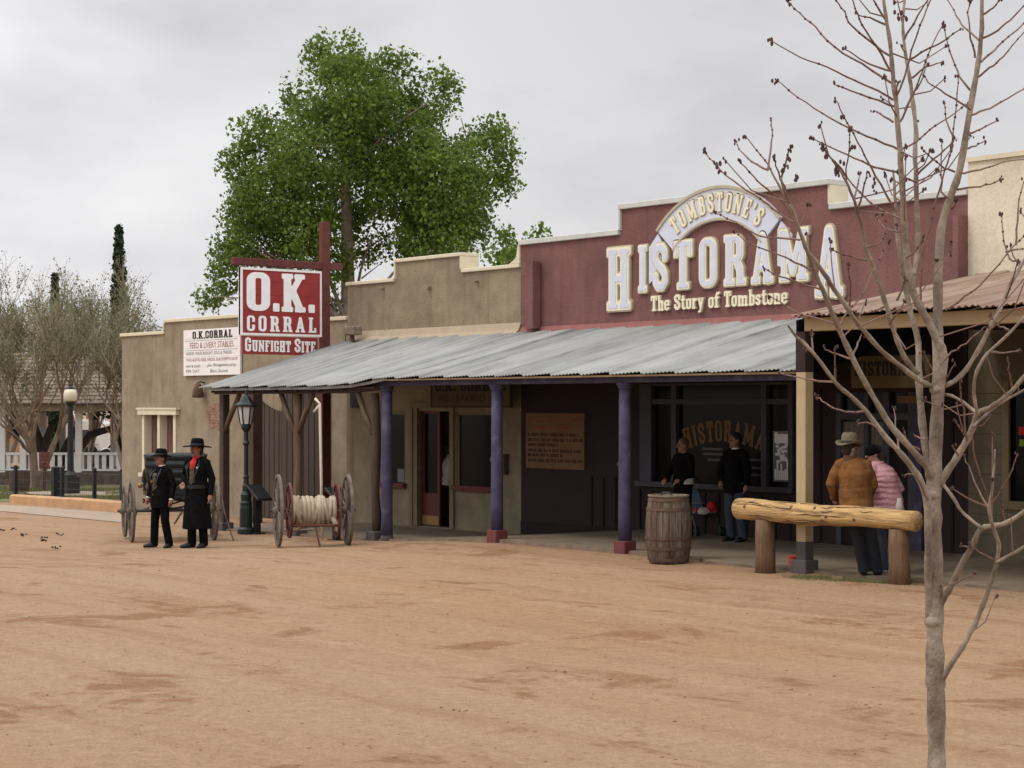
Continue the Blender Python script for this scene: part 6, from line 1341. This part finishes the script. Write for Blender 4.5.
def knots(mb, P, Q, n=8):
    Q = [q * (1 + .10 * math.sin(i * 2.3 + len(P))) for i, q in enumerate(Q)]; k0 = len(mb.v); mb.tube(P, Q, n); mb.v[k0:] = [tuple(Vector(v) + .0035 * noise.noise_vector(Vector(v) * 28)) for v in mb.v[k0:]]
b = MB(); P, Q = limb(trunk, 0); P[0].z = g(base.x) - .1; knots(b, P, Q, 14)
for i in (16, 24, 30): b.ball(P[i] + Vector((.0, -.01, 0)), Q[i] * 1.12, 10, (1, 1, .8))
b.build('trunk', 'bark_pale', ST_, smooth=True)
TW = MB(); BU = MB(); rnd = random.Random(5)
def bud(p, s=1.0):
    for _ in range(rnd.randint(2, 4)): BU.ball(p + Vector((rnd.gauss(0, .005), rnd.gauss(0, .005), rnd.gauss(0, .006))) * s, rnd.uniform(.0035, .0062) * s, 6, (1, 1, 1.6))
def twig(P, r0, r1, budrate=.6, tip=True):
    P = [P[0]] + [q + Vector((rnd.gauss(0, .0018), rnd.gauss(0, .0018), rnd.gauss(0, .0018))) for q in P[1:]]
    n = len(P); TW.tube(P, [r0 + (r1 - r0) * i / (n - 1) for i in range(n)], 5)
    for i in range(2, n):
        if rnd.random() < budrate: BU.ball(P[i], rnd.uniform(.004, .0065), 6)
    if tip: bud(P[-1], 1.0)
allp = []
for L_ in limbs:
    P, Q = limb(L_[0], L_[1], L_[2] if len(L_) > 2 else 0); b = MB(); knots(b, P, Q, 8); b.build('branch', 'bark_pale', ST_, smooth=True); allp.append((P, Q))
tw_px = [
 [(893, 84), (862, 64), (835, 48), (815, 27), (800, 14), (788, 1)], [(893, 100), (878, 91), (855, 81), (827, 67), (800, 57), (771, 40)], [(896, 107), (870, 98), (843, 88), (834, 83)], [(899, 150), (875, 140), (850, 128), (822, 113), (798, 97), (775, 79)],
 [(892, 71), (870, 64), (843, 48)], [(890, 56), (865, 38), (852, 26), (844, 12), (836, 0), (828, -15)], [(890, 70), (876, 45), (862, 25), (855, 8), (848, -10)], [(897, 172), (875, 167), (855, 158), (830, 147), (811, 138)], [(901, 219), (878, 208), (860, 193), (840, 170), (826, 152), (821, 143)], [(896, 212), (880, 184), (868, 162), (858, 142), (843, 115), (836, 100)],
 [(893, 122), (880, 114), (874, 111)], [(887, 25), (870, 18), (858, 15)], [(886, 20), (876, 4), (870, -10)],
 [(793, 222), (772, 208), (760, 199), (740, 186), (722, 171), (713, 162), (704, 153)], [(800, 240), (780, 238), (760, 236), (735, 222), (716, 213)], [(812, 270), (795, 262), (780, 255), (750, 243), (735, 232)], [(822, 290), (800, 283), (780, 277), (764, 268)],
 [(838, 326), (815, 318), (796, 312), (781, 302), (770, 297)], [(786, 197), (775, 178), (768, 165), (757, 150), (745, 135)], [(781, 181), (785, 165), (789, 150), (791, 146)], [(768, 170), (771, 150), (772, 130), (770, 118)], [(792, 215), (778, 197), (762, 185), (750, 172), (738, 160)], [(768, 170), (752, 162), (742, 152), (736, 142)], [(786, 192), (778, 172), (774, 158)],
 [(855, 205), (850, 190), (846, 176), (849, 150), (850, 130)], [(857, 210), (862, 195), (866, 178), (868, 172)], [(846, 176), (838, 165), (828, 155), (823, 147)], [(854, 199), (858, 185), (860, 174)], [(866, 248), (880, 243), (886, 228), (884, 212)], [(869, 260), (850, 257), (832, 250)],
 [(901, 150), (915, 142), (930, 130), (948, 118), (966, 104)], [(909, 60), (930, 48), (948, 38), (962, 28)], [(897, 95), (905, 75), (912, 50), (920, 25), (930, 0), (934, -20)], [(900, 122), (908, 105), (915, 90), (922, 72), (928, 55), (942, 25)], [(905, 110), (912, 95), (919, 84), (927, 63)], [(912, 78), (925, 68), (942, 62)], [(904, 40), (918, 15), (932, -8)], [(917, 182), (905, 178), (897, 172)],
 [(917, 175), (930, 163), (945, 150), (955, 138)], [(972, 115), (985, 110), (1000, 103), (1024, 88), (1040, 78)], [(978, 77), (990, 68), (1000, 60), (1012, 46), (1030, 26)], [(983, 38), (998, 30), (1010, 20), (1023, 6), (1035, -6)], [(970, 90), (962, 80), (955, 65), (948, 45), (944, 25)], [(979, 40), (970, 32), (962, 25), (953, 10), (946, -4)], [(975, 58), (971, 38), (968, 20), (969, 0)],
 [(968, 135), (976, 131), (985, 127), (998, 120)], [(960, 173), (975, 171), (990, 167), (1008, 161), (1030, 158)], [(966, 149), (975, 146), (985, 140)], [(955, 190), (975, 187), (990, 184), (1002, 180)], [(981, 62), (992, 52), (1002, 42), (1024, 24), (1038, 14)], [(984, 14), (993, 8), (1000, -2)], [(971, 110), (960, 102), (945, 93), (932, 85), (924, 76)], [(955, 172), (945, 168), (932, 158), (922, 148)],
 [(950, 200), (942, 192), (941, 175), (942, 150), (942, 140)], [(944, 212), (952, 208), (957, 200)], [(921, 300), (922, 256), (929, 229), (937, 198), (945, 170), (951, 150), (953, 138), (957, 105), (958, 75)], [(951, 150), (952, 135), (946, 120), (945, 103)],
 [(835, 382), (818, 381), (800, 378), (780, 373)], [(866, 411), (850, 412), (836, 409), (822, 401), (816, 397)], [(835, 381), (835, 365), (834, 349)], [(814, 354), (812, 340), (813, 332)], [(796, 336), (808, 345), (806, 350)], [(853, 359), (838, 355), (825, 350)], [(853, 355), (858, 343), (861, 335)], [(838, 327), (848, 312), (862, 295), (874, 270), (888, 243)], [(849, 311), (850, 285), (848, 262)],
 [(884, 435), (872, 424), (858, 423)], [(902, 455), (897, 440), (894, 408)], [(920, 450), (908, 443), (904, 430)], [(925, 440), (914, 436)], [(928, 500), (915, 476), (905, 475)], [(936, 387), (932, 370), (923, 352)], [(944, 384), (950, 372), (955, 363)], [(889, 324), (894, 318), (905, 301)], [(1009, 330), (1000, 326), (990, 316)], [(992, 352), (1005, 353), (1020, 350)], [(1012, 391), (1010, 375), (1008, 362)], [(969, 441), (960, 428), (954, 419)], [(967, 441), (963, 410), (960, 380)], [(971, 436), (975, 460), (983, 484), (989, 500)], [(990, 508), (998, 495), (1008, 478), (1018, 455)], [(992, 505), (993, 485), (994, 465), (995, 452)], [(988, 507), (970, 500), (952, 488)], [(989, 508), (978, 490), (970, 470), (965, 458)], [(998, 562), (985, 555), (970, 545)], [(950, 585), (962, 580), (975, 573)], [(944, 586), (935, 584)], [(972, 547), (962, 546)], [(1006, 524), (1003, 510), (1002, 500)], [(958, 455), (953, 447)], [(1020, 262), (1010, 258), (1004, 240), (1002, 215)], [(1006, 298), (1012, 283), (1017, 262)], [(1016, 245), (1018, 220), (1019, 200), (1024, 180)], [(945, 310), (965, 297), (985, 280), (1006, 255), (1024, 236)], [(1006, 252), (1018, 249), (1030, 248)], [(940, 365), (952, 352), (966, 343), (985, 327)], [(898, 232), (885, 228), (876, 215)], [(906, 258), (915, 252), (922, 240)], [(885, 305), (878, 310), (868, 312), (858, 315)], [(897, 300), (902, 290), (905, 280)],
]
for tp in tw_px:
    n = len(tp); dd = rnd.uniform(-.35, .35); pts = [(x, y, 1.25 - .75 * i / (n - 1)) for i, (x, y) in enumerate(tp)]; P, Q = limb(pts, dd, rnd.uniform(-.2, .1)); twig(P, Q[0], max(.0022, Q[-1]), .55)
# short side spurs
for P, Q in allp:
    for i in range(4, len(P) - 1):
        if rnd.random() < (.40 if P[i].z > 3.0 else .10):
            d = (P[i + 1] - P[i - 1]).normalized(); s = Vector((rnd.gauss(0, 1), rnd.gauss(0, 1), rnd.gauss(.5, .6))); s = (s - d * s.dot(d) * .5).normalized(); l = rnd.uniform(.04, .22) if rnd.random() < .7 else rnd.uniform(.25, .5); twig([P[i], P[i] + s * l * .5, P[i] + (s + Vector((0, 0, .35))).normalized() * l], .0038, .0022, .4)
# bud clusters on the left-hand twig tops
for px, py in ((704, 153), (716, 165), (722, 171), (786, 165), (789, 150), (790, 160), (781, 172), (795, 176), (797, 178), (823, 147), (824, 150), (827, 157), (834, 170), (838, 173), (843, 115), (775, 79), (771, 40), (788, 1), (850, 130), (852, 146), (842, 161), (873, 182), (874, 190), (898, 12), (899, 16), (904, 18)): bud(atT(px, py, T0 - .3), 1.25)
TW.build('twigs', 'bark_twig', ST_); BU.build('buds', 'bud', ST_)

# --- leaves
def leaf_cloud(centers, rnd, per, size, spread, droop=.5):
    """many separate leaf blades scattered around cluster centres"""
    n = len(centers) * per; C = np.repeat(np.array(centers, 'f'), per, 0); rg = np.random.default_rng(rnd)
    off = rg.normal(0, 1, (n, 3)); off *= (spread * rg.random((n, 1)) ** .4 / np.linalg.norm(off, axis=1, keepdims=True)); C = C + off
    a = rg.normal(0, 1, (n, 3)); a[:, 2] -= droop; a /= np.linalg.norm(a, axis=1, keepdims=True); bvec = np.cross(a, rg.normal(0, 1, (n, 3))); bvec /= np.linalg.norm(bvec, axis=1, keepdims=True)
    s = size * (.45 + 1.1 * rg.random((n, 1)) ** 1.3); V = np.stack([C - a * s, C - bvec * s * .75, C + a * s * 1.1, C + bvec * s * .75], 1).reshape(-1, 3); return V, np.arange(n * 4).reshape(n, 4)
def clump_points(bl, rnd, dens, inner=.55, hole=.26):
    """sub-clump centres spread through ellipsoid lobes, mostly near the surface, with holes"""
    out_ = []
    for c, r in bl:
        for _ in range(int(dens * r * r)):
            v = Vector((rnd.gauss(0, 1), rnd.gauss(0, 1), rnd.gauss(0, 1))).normalized() * r * (inner + (1 - inner) * rnd.random() ** .5); p = c + v
            if noise.noise(p * .62) + .5 * noise.noise(p * 1.7) > hole: continue
            out_.append(p)
    return out_
rnd = random.Random(21); TC = 57.0
def cp(px, py, d=0): return atT(px, py, TC + d)
lob = [(336, 62, 36), (397, 78, 33), (432, 97, 36), (258, 135, 31), (319, 149, 56), (385, 137, 62), (487, 149, 37), (444, 184, 54), (268, 196, 41), (236, 245, 30), (213, 297, 20), (300, 226, 44), (438, 238, 43), (256, 245, 34), (372, 235, 34), (334, 310, 22), (350, 95, 45), (228, 275, 24), (262, 288, 24), (285, 265, 30), (245, 215, 28), (330, 265, 30), (410, 262, 26), (470, 225, 30), (345, 205, 36), (500, 185, 24), (300, 95, 26), (238, 165, 24), (400, 190, 48)]
bl = []
for x, y, r in lob:
    rm = max(8, r - 6) * TC / FPX
    for dz in ((-.5, .5) if r > 40 else (0,)): bl.append((cp(x, y, dz * rm * 1.6 + rnd.uniform(-1.2, 1.2)), rm))
tb_ = cp(352, 430); CT = thing('cottonwood_tree', 'tall leafy green cottonwood tree rising behind the stucco shops', 'tree', (tb_.x, tb_.y, g(tb_.x)))
b = MB(); tp = [cp(354, 440), cp(352, 400), cp(349, 330), cp(348, 285), cp(347, 240), cp(346, 180), cp(342, 130), cp(338, 80)]; tp[0].z = g(tb_.x) - .2
b.tube(tp, [.34, .30, .26, .22, .19, .14, .09, .04], 10)
for px, py, m_ in ((300, 140, .3), (260, 150, .4), (270, 200, .5), (236, 245, .55), (213, 296, .6), (385, 140, .3), (432, 100, .3), (444, 184, .5), (487, 150, .45), (438, 238, .6), (300, 226, .6), (256, 245, .55), (398, 80, .25), (330, 300, .7), (372, 235, .65)):
    i = min(6, 3 + int((1 - m_) * 4)); s = tp[i] if m_ > .4 else tp[5]; s = tp[2] if m_ > .52 else s; e_ = cp(px, py, rnd.uniform(-1.5, 1.5)); mid = s.lerp(e_, .5) + Vector((0, 0, .35)); b.tube([s, s.lerp(mid, .5), mid, e_], [.09, .065, .04, .012], 7)
    for _ in range(4): q = s.lerp(e_, rnd.uniform(.4, .9)); b.tube([q, q + Vector((rnd.gauss(0, .6), rnd.gauss(0, .6), rnd.gauss(.5, .4)))], [.03, .01], 5)
b.build('trunk', 'bark_cotton', CT)
pts = clump_points(bl, rnd, 84, .35, .34); V, F = leaf_cloud(pts, 1, 30, .058, .38); quads_obj('crown', V, F, 'leaf_cotton', CT)
TC = 49.0; bl = [(cp(502, 252), 23 * TC / FPX), (cp(539, 240), 13 * TC / FPX), (cp(520, 268, 1), 24 * TC / FPX), (cp(552, 262, 1), 18 * TC / FPX), (cp(520, 262, -1), 18 * TC / FPX)]
tb_ = cp(516, 400); SM = thing('small_tree', 'small leafy green tree showing over the parapet beside the maroon shop', 'tree', (tb_.x, tb_.y, g(tb_.x)))
b = MB(); q = cp(514, 300); b.tube([(tb_.x, tb_.y, g(tb_.x) - .2), q, cp(505, 255)], [.16, .11, .03], 8); b.tube([q, cp(538, 242)], [.07, .02], 6); b.build('trunk', 'bark_cotton', SM)
pts = clump_points(bl, rnd, 75, .3, .6); V, F = leaf_cloud(pts, 2, 22, .060, .26); quads_obj('crown', V, F, 'leaf_cotton', SM)
# --- cypresses
def cypress(px, top, wpx, t, label):
    p = atT(px, 470, t); z0 = g(p.x) - .3; zt = atT(px, top, t).z; rm = wpx / 2 * t / FPX; o = thing('cypress_tree', label, 'tree', (p.x, p.y, z0), 0, 'cypresses beyond the park')
    b = MB(); b.tube([(p.x, p.y, z0), (p.x, p.y, z0 + (zt - z0) * .95)], [.16, .03], 8); b.build('trunk', 'bark_dark', o)
    pts = []; r_ = random.Random(int(px))
    for _ in range(900):
        s = r_.random(); z = z0 + .8 + (zt - z0 - .8) * s; prof = min(1, (1 - s) * 2.6 + .05) * (.55 + .45 * min(1, s * 4)); a = r_.uniform(0, 6.28); rr_ = rm * prof * (.7 + .35 * r_.random()) * (1 + .18 * noise.noise(Vector((z * 1.3, a, px)))); pts.append((p.x + rr_ * math.cos(a), p.y + rr_ * math.sin(a), z))
    V, F = leaf_cloud(pts, int(px), 14, .075, .16, -1.5); quads_obj('crown', V, F, 'leaf_cypress', o)
cypress(119, 226, 15, 84, 'tall dark slender cypress standing behind the brushy trees')
cypress(55, 275, 8, 88, 'thin shorter cypress poking out of the brushy bare trees')
# --- mesquites: brushy, mostly bare, with thin grey-green new leaf
def mesquite(base_px, base_py, t, spread_px, top, label, seed, lean=0, trunks=3, r0=.15, leafy=1.0):
    r_ = random.Random(seed); p = atT(base_px, base_py, t); p.z = g(p.x) - .1; o = thing('mesquite_tree', label, 'tree', p, 0, 'brushy trees along the park'); zt = atT(base_px, top, t).z; Ht = zt - p.z; wood = MB(); tws = MB(); tips = []
    hw = spread_px * t / FPX
    def grow(q, d, L, r, lev):
        n = 4 if lev else 3; P = [q]; cur = q; dd = d
        for i in range(n): dd = (dd + Vector((r_.gauss(0, .13), r_.gauss(0, .13), r_.gauss(.10, .08)))).normalized(); cur = cur + dd * L / n; P.append(cur)
        (wood if r > .022 else tws).tube(P, [max(.008, r * (1 - .55 * i / n)) for i in range(n + 1)], 6 if r > .03 else 3, cap=False)
        if lev == 0:
            tips.extend(P[1:]); return
        for k in range((0, 6, 4, 4, 4)[lev]):
            s = r_.uniform(.3, 1); i = min(n - 1, int(s * n)); nd = (dd * .8 + Vector((r_.gauss(0, .48), r_.gauss(0, .48), r_.gauss(.35, .22)))).normalized(); grow(P[i + 1], nd, L * r_.uniform(.55, .8), r * .50, lev - 1)
    for k in range(trunks):
        a = 2 * math.pi * (k + .6 * r_.random()) / trunks; sp_ = hw / Ht * .85; grow(p + Vector((.12 * math.cos(a), .12 * math.sin(a), 0)), Vector((sp_ * math.cos(a) + lean, sp_ * math.sin(a), 1)).normalized(), Ht * .36, r0 * r_.uniform(.8, 1.1), 4)
    wood.build('trunk', 'bark_mesq', o); tws.build('twigs', 'twig_mesq', o)
    V, F = leaf_cloud([tuple(q) for q in tips if r_.random() < .75 * leafy], seed, 3, .036, .20, 0); quads_obj('crown', V, F, 'leaf_mesq', o)
mesquite(36, 487, 65, 66, 268, 'brushy half-bare tree with a pale forked trunk before the picket railing', 3, trunks=3)
mesquite(84, 470, 76, 66, 262, 'brushy half-bare tree rising over the pavilion roof beside the tall cypress', 7, trunks=4)
mesquite(2, 474, 79, 60, 262, 'brushy half-bare tree at the left edge of the picture', 12, trunks=4)
mesquite(134, 486, 63.5, 50, 285, 'brushy half-bare tree just behind the corner of the stucco building, covering the pavilion roof', 27, trunks=3, r0=.09, lean=-.25)
mesquite(128, 470, 84, 40, 300, 'low brushy tree showing just above the corner of the stucco building', 15, trunks=3)
mesquite(30, 470, 92, 60, 268, 'greyer brushy tree standing furthest back at the left', 18, trunks=4, leafy=1.2)
# dark leaning trunks and foliage beyond the pavilion
def spread_tree(px, t, arms, label, crown, seed):
    p = atT(px, 462, t); p.z = g(p.x) - .2; o = thing('shade_tree', label, 'tree', p, 0, 'dark trees beyond the pavilion'); b = MB()
    for pts_ in arms: q = [p + (atT(x, y, t) - atT(px, 462, t)) for x, y in pts_]; b.tube([p] + q, [.27] + [.22 - .13 * i / len(q) for i in range(len(q))], 8)
    b.build('trunk', 'bark_dark', o); r_ = random.Random(seed)
    pts = clump_points([(atT(x, y, t + r_.uniform(-.5, 2)), r * t / FPX) for x, y, r in crown], r_, 42); V, F = leaf_cloud(pts, seed, 16, .10, .4); quads_obj('crown', V, F, 'leaf_dark', o)
spread_tree(36, 72, [[(33, 440), (28, 420), (10, 405)], [(38, 440), (40, 418), (34, 400)], [(42, 445), (45, 420), (52, 400)]], 'dark multi-stemmed tree behind the left part of the pavilion', [(20, 396, 18), (45, 392, 18), (6, 410, 10)], 31)
spread_tree(52, 74, [[(58, 445), (66, 425), (76, 405)], [(62, 450), (72, 438), (90, 412), (118, 404)]], 'dark tree leaning right behind the globe lamp', [(80, 396, 16), (105, 400, 14), (118, 410, 8)], 32)
spread_tree(112, 105, [[(112, 440), (108, 420)]], 'leafy green tree beside the left corner of the stucco building beyond the pavilion', [(110, 432, 17), (95, 420, 12), (122, 425, 14), (118, 445, 10)], 33)
